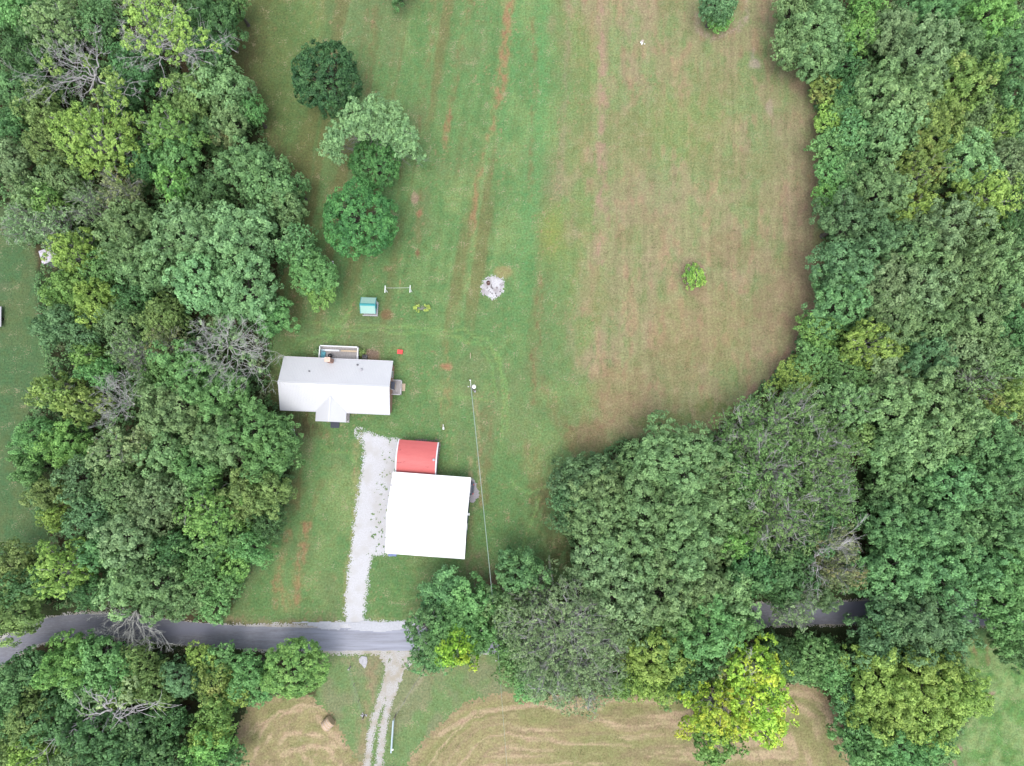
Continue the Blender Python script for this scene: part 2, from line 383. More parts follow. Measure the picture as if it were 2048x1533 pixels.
    streak([(590, 940), (590, 1010)], 16, .5, rb, 8, .5)
    streak([(640, 960), (610, 1050)], 8, .3, rb)
    streak([(893, 760), (890, 850)], 9, .5, ru, 6, .52); streak([(895, 690), (893, 740)], 9, .35, ru, 5, .5)
    streak([(952, 790), (957, 900), (962, 1010)], 5, .75, st_, 3, .55)
    streak([(938, 920), (942, 955)], 5, .8, st_, 4, .45)
    streak([(975, 830), (968, 1000)], 12, .4, rb, 6, .5)
    streak([(945, 985), (938, 1110)], 6, .6, S(156, 150, 110), 3, .5)
    streak([(950, 1125), (985, 1165)], 24, .8, S(150, 132, 108), 6, .45)
    streak([(1060, 900), (1085, 1000)], 22, .4, rb, 9, .5)
    streak([(1085, 770), (1130, 860), (1140, 890)], 14, .35, rb)
    streak([(1100, 1020), (1140, 1090), (1100, 1160), (1010, 1190)], 42, .75, S(92, 84, 60), 9, .42)  # dark brown soil west of the oaks, their shade painted in too
    streak([(715, 880), (714, 1000), (700, 1120), (688, 1235)], 7, .7, S(168, 166, 116), 5, .42)
    streak([(460, 1244), (560, 1246), (690, 1246)], 11, .75, S(168, 148, 118), 6, .4)
    streak([(740, 1235), (800, 1238)], 6, .5, S(160, 152, 112))
    streak([(1645, 600), (1606, 690), (1556, 750), (1486, 806)], 16, .8, S(172, 142, 128), 7, .35)
    streak([(1655, 470), (1650, 560)], 14, .55, S(164, 134, 104)); streak([(1630, 200), (1640, 400)], 12, .5, S(168, 146, 122))
    streak([(1545, 40), (1560, 130), (1620, 190)], 16, .45, S(160, 142, 122))
    streak([(1394, 30), (1396, 60), (1420, 80), (1450, 74), (1478, 60), (1490, 40)], 5, .8, S(188, 168, 150), 3, .45)
    streak([(1492, 0), (1494, 35)], 4, .7, S(190, 175, 160), 3, .5); streak([(1505, 100), (1503, 135)], 5, .6, S(190, 175, 165), 3, .5)
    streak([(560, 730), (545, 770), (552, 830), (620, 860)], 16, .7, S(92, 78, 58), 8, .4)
    streak([(605, 835), (650, 870)], 14, .4, rb); streak([(700, 690), (760, 705)], 10, .1, rb)
    # mower arcs and wheel marks, paler grass
    lt = S(136, 176, 104)
    for p in ([(640, 690), (690, 645), (705, 600)], [(575, 645), (690, 652), (830, 656), (930, 664), (975, 680), (1000, 715), (1006, 800), (1000, 880)], [(640, 668), (760, 664), (900, 672), (960, 690), (985, 730), (990, 800)], [(600, 690), (660, 662), (700, 620)], [(1020, 960), (1060, 990), (1110, 960)], [(1010, 1180), (1050, 1080), (1080, 1000)], [(780, 1165), (800, 1195), (860, 1200)], [(880, 800), (930, 790), (975, 800)], [(640, 900), (700, 905), (712, 930)], [(990, 700), (1010, 760), (1015, 860)]):
        d = dseg(x, y, p); col = mixc(col, c3(lt), sst(4.2, 1.2, d)*.5)
    for k in range(10):   # short mower passes beside the barn
        yy = 1132+k*11; d = dseg(x, y, [(762, yy), (800, yy+5), (850, yy+4)]); col = mixc(col, c3(S(84, 128, 70)), sst(3, 1, d)*.35)
    # bare spots
    for (cx, cy, rx, ry, c, s) in [(829, 396, 8, 14, pk, .8), (838, 432, 8, 9, ru, .6), (665, 541, 9, 19, S(112, 92, 76), .95), (893, 731, 11, 8, ru, .7), (743, 707, 17, 13, S(168, 146, 122), .9), (722, 706, 9, 10, S(140, 130, 90), .7), (1284, 86, 4, 3, S(225, 215, 205), .9), (834, 512, 5, 7, rb, .6), (800, 560, 4, 6, ru, .5), (776, 535, 9, 6, rb, .4), (776, 632, 13, 9, rb, .5), (1385, 555, 30, 38, S(158, 138, 118), .65), (1006, 548, 20, 16, S(168, 160, 112), .75), (1510, 130, 12, 10, S(196, 180, 168), .6), (5, 572, 18, 14, S(170, 155, 130), .8), (0, 395, 24, 50, S(110, 86, 70), .9), (1540, 215, 9, 20, S(190, 170, 155), .5), (990, 1170, 22, 26, S(140, 112, 96), .6), (975, 1310, 26, 12, S(150, 138, 116), .6), (1035, 1372, 16, 14, S(178, 148, 124), .8), (1455, 500, 60, 40, S(140, 112, 88), .25), (1265, 830, 90, 50, S(164, 144, 114), .35), (1240, 780, 60, 60, S(170, 142, 112), .35), (1290, 400, 90, 60, pk, .25), (1400, 650, 110, 90, S(164, 146, 106), .3), (1560, 620, 60, 60, S(164, 142, 116), .4), (1370, 250, 100, 70, S(132, 152, 88), .35), (1170, 880, 50, 40, S(156, 124, 98), .4), (1330, 845, 70, 16, S(110, 142, 76), .5), (1440, 820, 50, 20, S(104, 136, 70), .5), (375, 1450, 60, 60, S(84, 92, 58), .8), (17, 600, 4, 4, st_, .7), (29, 600, 3, 3, st_, .7), (22, 610, 4, 4, st_, .7)]:
        d = np.hypot((x-cx)/rx, (y-cy)/ry)+(n_fine-.5)*.9; col = mixc(col, c3(c), sst(1.15, .6, d)*s)
    # scattered leaves, clods
    sp = fbm(x/3.2, y/3.2, 41, 2); f = sst(.74, .80, sp)*(.25+.5*sst(.5, .7, fbm(x/50, y/80, 42))); col = mixc(col, c3(S(176, 150, 116)), f*.8)
    # neighbour's lawn on the left
    f = sst(140, 60, x)*sst(380, 430, y)*sst(1150, 1110, y); ll = mixc(np.repeat(c3(S(86, 120, 80)), len(x), 1), c3(S(96, 120, 80)), sst(.45, .65, n_mid))
    col = mixc(col, ll, f*.85)
    # verge south of the road, lusher
    f = sst(-6, 10, sdf(x, y, VERGE)); v = mixc(np.repeat(c3(S(124, 154, 100)), len(x), 1), c3(S(138, 150, 110)), sst(.42, .62, n_mid)); col = mixc(col, v, f)
    streak([(745, 1325), (738, 1380), (728, 1440), (725, 1533)], 12, .75, S(168, 150, 118), 6, .4)
    streak([(650, 1318), (700, 1330), (735, 1322)], 10, .6, S(170, 160, 130), 5, .45)
    streak([(846, 1342), (820, 1385), (792, 1430)], 4.5, .85, S(172, 170, 140), 4, .4)
    streak([(696, 1340), (708, 1385), (720, 1425)], 3, .6, S(140, 165, 120), 4, .4)
    streak([(850, 1345), (980, 1320)], 14, .5, S(160, 152, 116), 5, .5)
    # lower right meadow
    f = sst(1900, 1950, x)*sst(1250, 1290, y); md = mixc(np.repeat(c3(S(108, 152, 86)), len(x), 1), c3(S(138, 168, 108)), sst(.4, .65, fbm(x/24, y/24, 51))); md = md*(1+(n_fine-.5)*.5); col = mixc(col, md, f)
    streak([(1945, 1262), (1950, 1300), (1954, 1325)], 3.5, .8, S(158, 130, 98)); streak([(1975, 1280), (1978, 1325)], 3.5, .6, S(158, 130, 98))
    for (cx, cy) in [(1915, 1503), (1905, 1528), (1980, 1388)]:
        d = np.hypot((x-cx)/12, (y-cy)/8)+(n_fine-.5); col = mixc(col, c3(S(168, 148, 128)), sst(1.1, .6, d)*.8)
    # woodland floor
    forest = ~(inpoly(x, y, LAWN_R) | inpoly(x, y, LEFT_LAWN) | inpoly(x, y, VERGE) | inpoly(x, y, HAY_L) | inpoly(x, y, HAY_R) | inpoly(x, y, MEADOW_R))
    dd = np.minimum.reduce([np.abs(sdf(x, y, q)) for q in (LAWN_R, LEFT_LAWN, VERGE, MEADOW_R)])
    f = forest*sst(0, 16, dd+(n_fine-.5)*10); fl = mixc(np.repeat(c3(S(62, 72, 48)), len(x), 1), c3(S(84, 72, 54)), sst(.5, .66, n_mid)); col = mixc(col, fl, f*.9)
    col = col*(1+(n_fine-.5)*.16)
    return np.clip(col*np.array([1.02, .98, 1.0])[:, None], .003, .9)

def hay_color(px, py):
    x = px+(vn(px/11, py/11, 77)-.5)*4; y = py+(vn(px/13, py/13, 78)-.5)*4
    nf = fbm(x/8, y/8, 61)
    c3 = lambda c: np.array(c)[:, None]
    def mixc(a, b, f): return a*(1-f)+b*f
    a = c3(S(168, 160, 116)); b = c3(S(190, 172, 138)); g = c3(S(150, 152, 102)); d_ = c3(S(158, 142, 112))
    right = x > 780
    dr = sdf(x, y, HAY_R); wob = (fbm(x/70, y/50, 62)-.5)*26
    dl = np.hypot(x-628, (y-1545)*.9)+(fbm(x/40, y/40, 63)-.5)*22
    v = np.where(right, dr+wob, dl)
    al = np.where(right, x/90+y/60, np.arctan2(y-1545, x-628)*4)
    s = fbm(v/8.5, al*.8, 64, 3); s2 = fbm(v/27, al*.5, 65, 2)
    col = mixc(np.repeat(a, len(x), 1), b, sst(.46, .68, s)); col = mixc(col, g, sst(.5, .66, s2)*.75)
    col = mixc(col, d_, sst(.56, .74, fbm(v/15, al*1.2, 66, 3))*.6)
    col = mixc(col, c3(S(208, 186, 152)), sst(.66, .78, s)*.7)
    # raked rows
    for p, wd in (([(636, 1437), (650, 1455), (675, 1478), (690, 1494)], 7), ([(563, 1510), (590, 1500), (612, 1496), (634, 1494)], 6), ([(560, 1485), (572, 1470), (600, 1465)], 5), ([(520, 1450), (560, 1425), (605, 1422)], 4), ([(1660, 1395), (1684, 1450), (1700, 1533)], 7), ([(1610, 1380), (1652, 1412), (1672, 1470)], 4), ([(962, 1424), (1080, 1410), (1200, 1418)], 5), ([(880, 1470), (950, 1425)], 6)):
        d = dseg(x, y, p); col = mixc(col, c3(S(202, 178, 148)), sst(wd*1.3, wd*.5, d+(nf-.5)*wd)*.75)
    rim = np.where(right, dr, sdf(x, y, HAY_L))
    col = mixc(col, c3(S(178, 156, 128)), sst(16, 4, rim)*.5*sst(.35, .6, nf+.1))
    col = col*(1+(nf-.5)*.22)
    return np.clip(col, .003, .9)

def groundmat(name, bump=.5):
    m = bpy.data.materials.new(name); m.use_nodes = True; n = m.node_tree.nodes; l = m.node_tree.links
    b = n['Principled BSDF']; b.inputs['Roughness'].default_value = .95; b.inputs['Specular IOR Level'].default_value = .12
    at = n.new('ShaderNodeAttribute'); at.attribute_name = 'turf'
    tc = n.new('ShaderNodeTexCoord')
    t = n.new('ShaderNodeTexNoise'); t.inputs['Scale'].default_value = 3.2; t.inputs['Detail'].default_value = 4; t.inputs['Roughness'].default_value = .75
    l.new(tc.outputs['Object'], t.inputs['Vector'])
    t2 = n.new('ShaderNodeTexNoise'); t2.inputs['Scale'].default_value = 1.1; t2.inputs['Detail'].default_value = 6
    l.new(tc.outputs['Object'], t2.inputs['Vector'])
    mr = n.new('ShaderNodeMapRange'); mr.inputs[1].default_value = .25; mr.inputs[2].default_value = .75; mr.inputs[3].default_value = .52; mr.inputs[4].default_value = 1.48
    l.new(t.outputs['Fac'], mr.inputs[0])
    hr = n.new('ShaderNodeMapRange'); hr.inputs[1].default_value = .3; hr.inputs[2].default_value = .7; hr.inputs[3].default_value = .475; hr.inputs[4].default_value = .52
    l.new(t2.outputs['Fac'], hr.inputs[0])
    hv = n.new('ShaderNodeHueSaturation'); l.new(mr.outputs[0], hv.inputs['Value']); l.new(hr.outputs[0], hv.inputs['Hue']); l.new(at.outputs['Color'], hv.inputs['Color'])
    t5 = n.new('ShaderNodeTexNoise'); t5.inputs['Scale'].default_value = 4.6; t5.inputs['Detail'].default_value = 2; t5.inputs['Roughness'].default_value = .6; l.new(tc.outputs['Object'], t5.inputs['Vector'])
    t6 = n.new('ShaderNodeTexNoise'); t6.inputs['Scale'].default_value = .55; t6.inputs['Detail'].default_value = 3; l.new(tc.outputs['Object'], t6.inputs['Vector'])
    a5 = n.new('ShaderNodeMath'); a5.operation = 'ADD'; l.new(t5.outputs['Fac'], a5.inputs[0]); l.new(t6.outputs['Fac'], a5.inputs[1])
    f5 = n.new('ShaderNodeMapRange'); f5.inputs[1].default_value = 1.14; f5.inputs[2].default_value = 1.26; f5.inputs[4].default_value = .5; l.new(a5.outputs[0], f5.inputs[0])
    mx5 = n.new('ShaderNodeMix'); mx5.data_type = 'RGBA'; l.new(f5.outputs[0], mx5.inputs[0]); l.new(hv.outputs[0], mx5.inputs[6]); mx5.inputs[7].default_value = (*S(196, 178, 146), 1)
    f7 = n.new('ShaderNodeMapRange'); f7.inputs[1].default_value = .86; f7.inputs[2].default_value = .74; f7.inputs[4].default_value = .45; l.new(a5.outputs[0], f7.inputs[0])
    mx7 = n.new('ShaderNodeMix'); mx7.data_type = 'RGBA'; l.new(f7.outputs[0], mx7.inputs[0]); l.new(mx5.outputs[2], mx7.inputs[6]); mx7.inputs[7].default_value = (*S(84, 104, 58), 1)
    l.new(mx7.outputs[2], b.inputs['Base Color'])
    bp = n.new('ShaderNodeBump'); bp.inputs['Strength'].default_value = bump; bp.inputs['Distance'].default_value = .12
    l.new(t.outputs['Fac'], bp.inputs['Height']); l.new(bp.outputs[0], b.inputs['Normal'])
    return m
def setcol(me, col):
    a = me.color_attributes.new('turf', 'FLOAT_COLOR', 'POINT')
    c = np.ones((len(me.vertices), 4), np.float32); c[:, :3] = col.T
    a.data.foreach_set('color', c.ravel())
def axis(lo, hi, step, far):
    a = list(np.arange(lo, hi+step, step)); s = step; v = a[-1]; w_ = a[0]; A = []; B = []
    while v < far: s *= 1.35; v += s; A.append(v)
    s = step
    while w_ > -far: s *= 1.35; w_ -= s; B.append(w_)
    return np.array(B[::-1]+a+A)
gx = axis(-92, 92, .25, 2500); gy = axis(-66, 84, .25, 2500)
GX, GY = np.meshgrid(gx, gy); nx, ny = len(gx), len(gy)
V = np.stack([GX.ravel(), GY.ravel(), np.zeros(nx*ny)], 1)
idx = np.arange(nx*ny).reshape(ny, nx)
F = np.stack([idx[:-1, :-1].ravel(), idx[:-1, 1:].ravel(), idx[1:, 1:].ravel(), idx[1:, :-1].ravel()], 1)
GM = groundmat('turf')
me = quadmesh('ground', V, F, GM)
pxa, pya = P(np.clip(GX.ravel(), -700, 700), np.clip(GY.ravel(), -400, 700))
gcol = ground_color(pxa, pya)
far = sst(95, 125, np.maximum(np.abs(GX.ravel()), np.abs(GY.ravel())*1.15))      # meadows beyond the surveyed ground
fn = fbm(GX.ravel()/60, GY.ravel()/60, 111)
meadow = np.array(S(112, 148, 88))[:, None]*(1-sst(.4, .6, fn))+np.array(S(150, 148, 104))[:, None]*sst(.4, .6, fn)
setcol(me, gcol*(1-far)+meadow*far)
tag(link('ground', me), kind='structure')

def cells(name, bounds, maskfn, z, material, step=.12, colfn=None):
    """a ragged-edged sheet on the ground: keeps the small cells where the mask holds"""
    x0, y0, x1, y1 = bounds
    a = G(x0, y1); b = G(x1, y0)
    xs = np.arange(a.x, b.x, step); ys = np.arange(a.y, b.y, step)
    X, Y = np.meshgrid((xs[:-1]+xs[1:])/2, (ys[:-1]+ys[1:])/2)
    px, py = P(X, Y); k = maskfn(px, py, X, Y)
    nx_ = len(xs); id_ = np.arange(len(xs)*len(ys)).reshape(len(ys), nx_)
    F = np.stack([id_[:-1, :-1][k], id_[:-1, 1:][k], id_[1:, 1:][k], id_[1:, :-1][k]], 1)
    XX, YY = np.meshgrid(xs, ys); V = np.stack([XX.ravel(), YY.ravel(), np.full(XX.size, z)], 1)
    u, inv = np.unique(F, return_inverse=True)
    V = V[u]; F = inv.reshape(-1, 4)
    me = quadmesh(name, V, F, material)
    if colfn:
        px, py = P(V[:, 0], V[:, 1]); setcol(me, colfn(px, py))
    return link(name, me)
HM = groundmat('stubble', .6)
def hay_mask(poly):
    return lambda px, py, X, Y: sdf(px, py, poly)+(fbm(X*1.2, Y*1.2, 71)-.5)*12+(h2(np.round(X*31), np.round(Y*31), 7)-.5)*9 > 0
tag(cells('hay_field', (400, 1360, 790, 1600), hay_mask(HAY_L), .004, HM, .25, hay_color), kind='structure')
tag(cells('hay_field', (760, 1350, 1730, 1600), hay_mask(HAY_R), .004, HM, .25, hay_color), kind='structure')

# road, shoulders, drive
WH = [S(168, 168, 170), S(206, 208, 216), S(228, 230, 240), S(240, 242, 250)]
M['gravel'] = granular('gravel', [S(166, 160, 150), S(218, 218, 222), S(234, 235, 241), S(244, 245, 250)], 7, big=(S(216, 214, 214), .5))
M['gravel_dirty'] = granular('gravel_dirty', [S(150, 142, 124), S(192, 188, 182), S(218, 216, 216), S(234, 234, 238)], 7, big=(S(190, 182, 166), .6))
M['asphalt'] = granular('asphalt', [S(128, 127, 134), S(142, 142, 150), S(156, 157, 166), S(172, 174, 183)], 3.0, bump=.15, big=(S(146, 148, 164), .16), stretch=(.35, 1.6, 1))
M['dust'] = granular('dust', [S(196, 198, 206), S(212, 214, 222), S(226, 228, 236)], 4)
def shoulder(px, py, X, Y):
    d = dseg(px, py, ROAD); n = fbm(X*1.6, Y*1.6, 81)
    w_ = 24+3*vn(px/60, py/60, 5)+4*sst(450, 620, px)*sst(1000, 850, px)
    return d+(n-.5)*8+(h2(np.round(X*31), np.round(Y*31), 5)-.5)*7 < w_
tag(cells('road_shoulder', (-120, 1180, 2150, 1380), shoulder, .004, M['gravel_dirty'], .14), kind='structure')
# carriageway: strip of even width
def dusty(m):
    n = m.node_tree.nodes; l = m.node_tree.links; b = n['Principled BSDF']; src = b.inputs['Base Color'].links[0].from_socket
    tc = n.new('ShaderNodeTexCoord'); sp = n.new('ShaderNodeSeparateXYZ'); l.new(tc.outputs['Object'], sp.inputs[0])
    ns = n.new('ShaderNodeTexNoise'); ns.inputs['Scale'].default_value = .8; ns.inputs['Detail'].default_value = 5
    mp = n.new('ShaderNodeMapping'); mp.inputs['Scale'].default_value = (.2, 2.4, 1); l.new(tc.outputs['Object'], mp.inputs[0]); l.new(mp.outputs[0], ns.inputs['Vector'])
    a = n.new('ShaderNodeMapRange'); a.inputs[1].default_value = G(380, 1270).x; a.inputs[2].default_value = G(700, 1270).x; l.new(sp.outputs[0], a.inputs[0])
    c = n.new('ShaderNodeMapRange'); c.inputs[1].default_value = G(1150, 1270).x; c.inputs[2].default_value = G(850, 1270).x; l.new(sp.outputs[0], c.inputs[0])
    q = n.new('ShaderNodeMath'); q.operation = 'MULTIPLY'; l.new(a.outputs[0], q.inputs[0]); l.new(c.outputs[0], q.inputs[1])
    d = n.new('ShaderNodeMapRange'); d.inputs[1].default_value = .35; d.inputs[2].default_value = .65; d.inputs[3].default_value = .35; l.new(ns.outputs['Fac'], d.inputs[0])
    w_ = n.new('ShaderNodeMath'); w_.operation = 'MULTIPLY'; l.new(q.outputs[0], w_.inputs[0]); l.new(d.outputs[0], w_.inputs[1])
    mx = n.new('ShaderNodeMix'); mx.data_type = 'RGBA'; l.new(w_.outputs[0], mx.inputs[0]); l.new(src, mx.inputs[6]); mx.inputs[7].default_value = (*S(186, 190, 206), 1)
    l.new(mx.outputs[2], b.inputs['Base Color'])
dusty(M['asphalt'])
pts = [G(*p) for p in ROAD]
fine = []
for i in range(len(pts)-1):
    p0 = pts[max(i-1, 0)]; p1 = pts[i]; p2 = pts[i+1]; p3 = pts[min(i+2, len(pts)-1)]
    for k in range(10):
        t = k/10; fine.append(.5*((2*p1)+(p2-p0)*t+(2*p0-5*p1+4*p2-p3)*t*t+(3*p1-p0-3*p2+p3)*t**3))
V = []; F = []
rr = random.Random(4)
for i, p in enumerate(fine):
    d = (fine[min(i+1, len(fine)-1)]-fine[max(i-1, 0)]).normalized(); nrm = Vector((-d.y, d.x, 0))
    for k in range(7):
        s_ = (k/3-1)*1.70; s_ += rr.uniform(-.05, .05) if k in (0, 6) else 0
        V.append((p+nrm*s_+Vector((0, 0, .008+.03*(1-(k/3-1)**2)))))
    if i:
        for k in range(6): a = (i-1)*7+k; F.append((a, a+1, a+8, a+7))
mb = MB(); mb.add(V, F); tag(mb.build('road', M['asphalt'], smooth=True), kind='structure')

DRIVE = [(722, 868), (745, 866), (772, 876), (800, 880), (800, 935), (792, 950), (790, 1010), (776, 1110), (745, 1112), (738, 1140), (733, 1180), (727, 1225), (730, 1240), (760, 1244), (815, 1243), (830, 1262), (640, 1262), (650, 1249), (692, 1243), (688, 1220), (694, 1170), (702, 1110), (708, 1050), (714, 1000), (722, 950), (728, 905)]
def drive(px, py, X, Y):
    s = sdf(px, py, DRIVE); n = fbm(X*1.5, Y*1.5, 83); n2 = fbm(X*2.6, Y*2.6, 84)
    k = s+(n-.5)*9+(vn(X*5, Y*5, 85)-.5)*4+(h2(np.round(X*31), np.round(Y*31), 3)-.5)*9 > 0
    bald = (n2+(h2(np.round(X*31), np.round(Y*31), 8)-.5)*.16 > .72) & (np.abs(px-765+.15*(py-1050)) < 26) & (py > 880) & (py < 1110)     # weeds in the drive
    bald |= (n2 > .66) & (np.hypot((px-752)/8, (py-1085)/30) < 1.1)
    sc2 = (np.hypot((px-720)/11, (py-866)/13) < 1.1) & (n2+(h2(np.round(X*31), np.round(Y*31), 9)-.5)*.3 > .60)
    return (k & ~bald) | sc2
tag(cells('driveway', (630, 840, 850, 1270), drive, .005, M['gravel'], .09), kind='structure')
def mouth(px, py, X, Y):   # limestone dust dragged over the road edge
    n = fbm(X*.35, Y*1.4, 86)
    yl = 1257+6*np.sin(px/28.0)*sst(650, 720, px)+5*sst(700, 800, px)
    return (px > 560) & (px < 845) & (py+(n-.5)*18 < yl-16*sst(650, 560, px)) & (py+(n-.5)*12 > 1244) & (n > .22)
tag(cells('driveway_dust', (550, 1236, 850, 1285), mouth, .046, M['dust'], .13), kind='structure')
TRL = [(792, 1312), (778, 1350), (762, 1400), (748, 1440), (739, 1490), (731, 1560)]
TRR = [(800, 1312), (792, 1350), (780, 1400), (769, 1440), (762, 1490), (755, 1560)]
def track(px, py, X, Y):
    n = fbm(X*1.7, Y*1.7, 88)
    fz = (vn(X*5, Y*5, 90)-.5)*3+(h2(np.round(X*31), np.round(Y*31), 4)-.5)*6; k = (dseg(px, py, TRL)+(n-.5)*6+fz < 7) | (dseg(px, py, TRR)+(n-.5)*6+fz < 7)
    fan = sdf(px, py, [(755, 1304), (842, 1304), (822, 1330), (806, 1345), (790, 1390), (772, 1410), (758, 1400), (772, 1345)])+(n-.5)*12 > 0
    return k | (fan & (fbm(X*2.5, Y*2.5, 89) > .36))
tag(cells('farm_track', (710, 1300, 860, 1560), track, .0065, M['gravel_dirty'], .10), kind='structure')
M['ash'] = granular('ash', [S(170, 164, 166), S(214, 212, 216), S(236, 236, 240), S(246, 246, 250)], 5, big=(S(186, 180, 182), .8))
ASH = [(962, 578), (966, 562), (976, 554), (990, 553), (1003, 556), (1008, 566), (1006, 582), (998, 592), (987, 600), (975, 594), (965, 588)]
tag(cells('ash_patch', (950, 540, 1020, 610), lambda px, py, X, Y: sdf(px, py, ASH)+(fbm(X*2.2, Y*2.2, 91)-.5)*7+(h2(np.round(X*31), np.round(Y*31), 6)-.5)*5 > 0, .005, M['ash'], .12), kind='structure')
M['pad'] = granular('pad', [S(160, 156, 158), S(190, 186, 192), S(206, 204, 210)], 6)
tag(cells('gravel_pad', (925, 955, 965, 1012), lambda px, py, X, Y: (np.hypot((px-940)/17, (py-982)/25)+(fbm(X*2, Y*2, 93)-.5)*.5 < 1), .005, M['pad'], .12), kind='structure')

# ------------------------------------------------------------------ buildings
class Frame:
    """a rectangle on the land from its four eave corners NW NE SE SW"""
    def __init__(s, c, z):
        q = [G(*p, z) for p in c]; ctr = sum(q, Vector())/4
        ex = ((q[1]-q[0])+(q[2]-q[3]))/2; ey = ((q[0]-q[3])+(q[1]-q[2]))/2
        s.a = math.atan2(ex.y, ex.x); s.w = ex.length; s.d = ey.length; s.c = Vector((ctr.x, ctr.y, 0))
    def L(s, px, py, z=0.0):
        v = G(px, py, z)-s.c; v.z = 0; v.rotate(Matrix.Rotation(-s.a, 3, 'Z')); v.z = z; return v
def gable_roof(w_, d, ze, zr, material, ribs=.3, name='roof', parent=None, thick=.10, ribh=.03, cap=True):
    mb = MB(); hw, hd = w_/2, d/2
    for sgn in (1, -1):
        mb.slab([(-hw, sgn*hd, ze), (hw, sgn*hd, ze), (hw, 0, zr), (-hw, 0, zr)] if sgn < 0 else [(hw, hd, ze), (-hw, hd, ze), (-hw, 0, zr), (hw, 0, zr)], (0, 0, -thick))
        sl_ = math.atan2(zr-ze, hd); ln = math.hypot(hd, zr-ze)
        n = int(w_/ribs)
        for i in range(n+1):
            x = -hw+.03+i*(w_-.06)/n
            mb.box((x, sgn*hd/2, (ze+zr)/2+ribh/2+.004), (.035, ln-.05, ribh), tilt=Matrix.Rotation(-sgn*sl_, 3, 'X'))
    if cap:
        for sgn in (1, -1):
            sl_ = math.atan2(zr-ze, hd)
            mb.box((0, sgn*.16, zr+.05-.16*math.tan(sl_)), (w_+.04, .34, .02), tilt=Matrix.Rotation(-sgn*sl_, 3, 'X'))
    return mb.build(name, material, parent)
def window(parent, c, w_, h, rz):
    """c is the middle of the opening on the wall face, rz the outward direction"""
    f = MB(); e = MB(); n = Vector((math.cos(rz), math.sin(rz), 0)); t = Vector((-n.y, n.x, 0))
    for s in (-1, 1):
        f.box(Vector(c)+t*(s*w_/2), (.06, .07, h+.07), rz); f.box(Vector(c)+Vector((0, 0, s*h/2)), (.07, w_-.07, .07), rz)
    f.box(c, (.05, w_-.07, .04), rz)
    fr = f.build('window', M['trim_white'], parent)
    e.box(Vector(c)-n*.005, (.03, w_-.07, h-.07), rz); e.build('pane', M['glass'], fr)

# ---- house
hf = Frame([(569.3, 715.2), (786.8, 723.2), (779.5, 829.5), (558, 818.5)], 2.8)
house = empty('house', hf.c, hf.a)
tag(house, 'single-storey brick house with a white ribbed metal gable roof and small front porch gable', 'house')
ze, zr = 2.8, 4.65; W2, D2 = hf.w/2, hf.d/2
rf = gable_roof(hf.w, hf.d, ze, zr, M['roof_white'], .23, 'roof', house)
wl = MB(); ww, wd = hf.w-.7, hf.d-.8
slope = (zr-ze)/D2
for s in (1, -1):
    wl.box((0, s*wd/2, 1.3), (ww, .2, 2.6)); wl.box((s*ww/2, 0, 1.3), (.2, wd-.2, 2.6))
    wl.slab([(s*(ww/2-.1), -wd/2+.1, 2.6), (s*(ww/2-.1), wd/2-.1, 2.6), (s*(ww/2-.1), 0, 2.6+(wd/2-.1)*slope)], (s*.2, 0, 0))
wl.build('wall', M['brick'], house)
gt = MB()
for s in (1, -1): gt.box((0, s*(D2+.075), ze-.08), (hf.w, .13, .12))
gt.build('gutter', M['deckrail'], house)
for x in (-6, -2.8, 3.6, 6.4):
    window(house, (x, -wd/2-.11, 1.5), 1.1, 1.2, -math.pi/2)
for x in (-6.2, 3.8, 6.6): window(house, (x, wd/2+.11, 1.6), 1.0, 1.0, math.pi/2)
window(house, (-ww/2-.11, 1.2, 1.5), 1.0, 1.1, math.pi)
window(house, (ww/2+.11, 2.2, 1.5), 1.0, 1.1, 0)
dm = MB(); dm.box((0, 0, 0), (.06, .95, 2.05)); dr = dm.build('door', M['trim_white'], house, (ww/2+.13, .3, 1.3))
hn = MB(); hn.box((.06, .35, -.05), (.05, .05, .14)); hn.build('handle', M['chrome'], dr)
# front porch gable
pl = hf.L(630.8, 842.6, 2.8); pr = hf.L(691.6, 845.5, 2.8); pcx = (pl.x+pr.x)/2; phw = (pr.x-pl.x)/2; yf = (pl.y+pr.y)/2
rise = phw*slope; zrp = ze+rise; yb = -D2+rise/slope
pm = MB()
off = .05
for s in (1, -1):
    a = (pcx+s*phw, yf, ze+off); b_ = (pcx+s*phw, -D2-.02, ze+off); c_ = (pcx, yb+.05, zrp+off); d_ = (pcx, yf, zrp+off)
    pm.slab([a, b_, c_, d_] if s > 0 else [d_, c_, b_, a], (0, 0, -.1))
    nr = 16
    for i in range(nr):
        y = yf+.06+i*(yb-yf)/nr
        t = 0 if y < -D2 else (y+D2)/(yb+D2)
        if t > .95: continue
        x0 = pcx+s*phw*(1-t); z0 = ze+off+rise*t
        mid = ((x0+pcx)/2, y, (z0+zrp+off)/2+.018); ln = math.hypot(abs(x0-pcx), zrp+off-z0)
        pm.box(mid, (ln-.06, .035, .03), tilt=Matrix.Rotation(s*math.atan(slope), 3, 'Y'))
pm.box((pcx, (yf+yb)/2, zrp+off+.02), (.24, yb-yf, .03))
pm.build('porch_roof', M['roof_white'], house)
pw = MB()
for s in (1, -1): pw.box((pcx+s*(phw-.35), yf+.35, 1.36), (.16, .16, 2.72))
pw.slab([(pcx-phw+.1, yf+.1, 2.72), (pcx+phw-.1, yf+.1, 2.72), (pcx, yf+.1, zrp-.1)], (0, .1, 0))
pw.build('porch_post', M['trim_white'], house)
ps = MB(); ps.box((pcx, (yf-D2+.8)/2, .15), (2*phw-.2, -D2+.8-yf-.1, .3)); ps.build('porch_floor', M['concrete'], house)
fs = MB(); a = hf.L(662, 845); b_ = hf.L(678.5, 857)
fw = b_.x-a.x
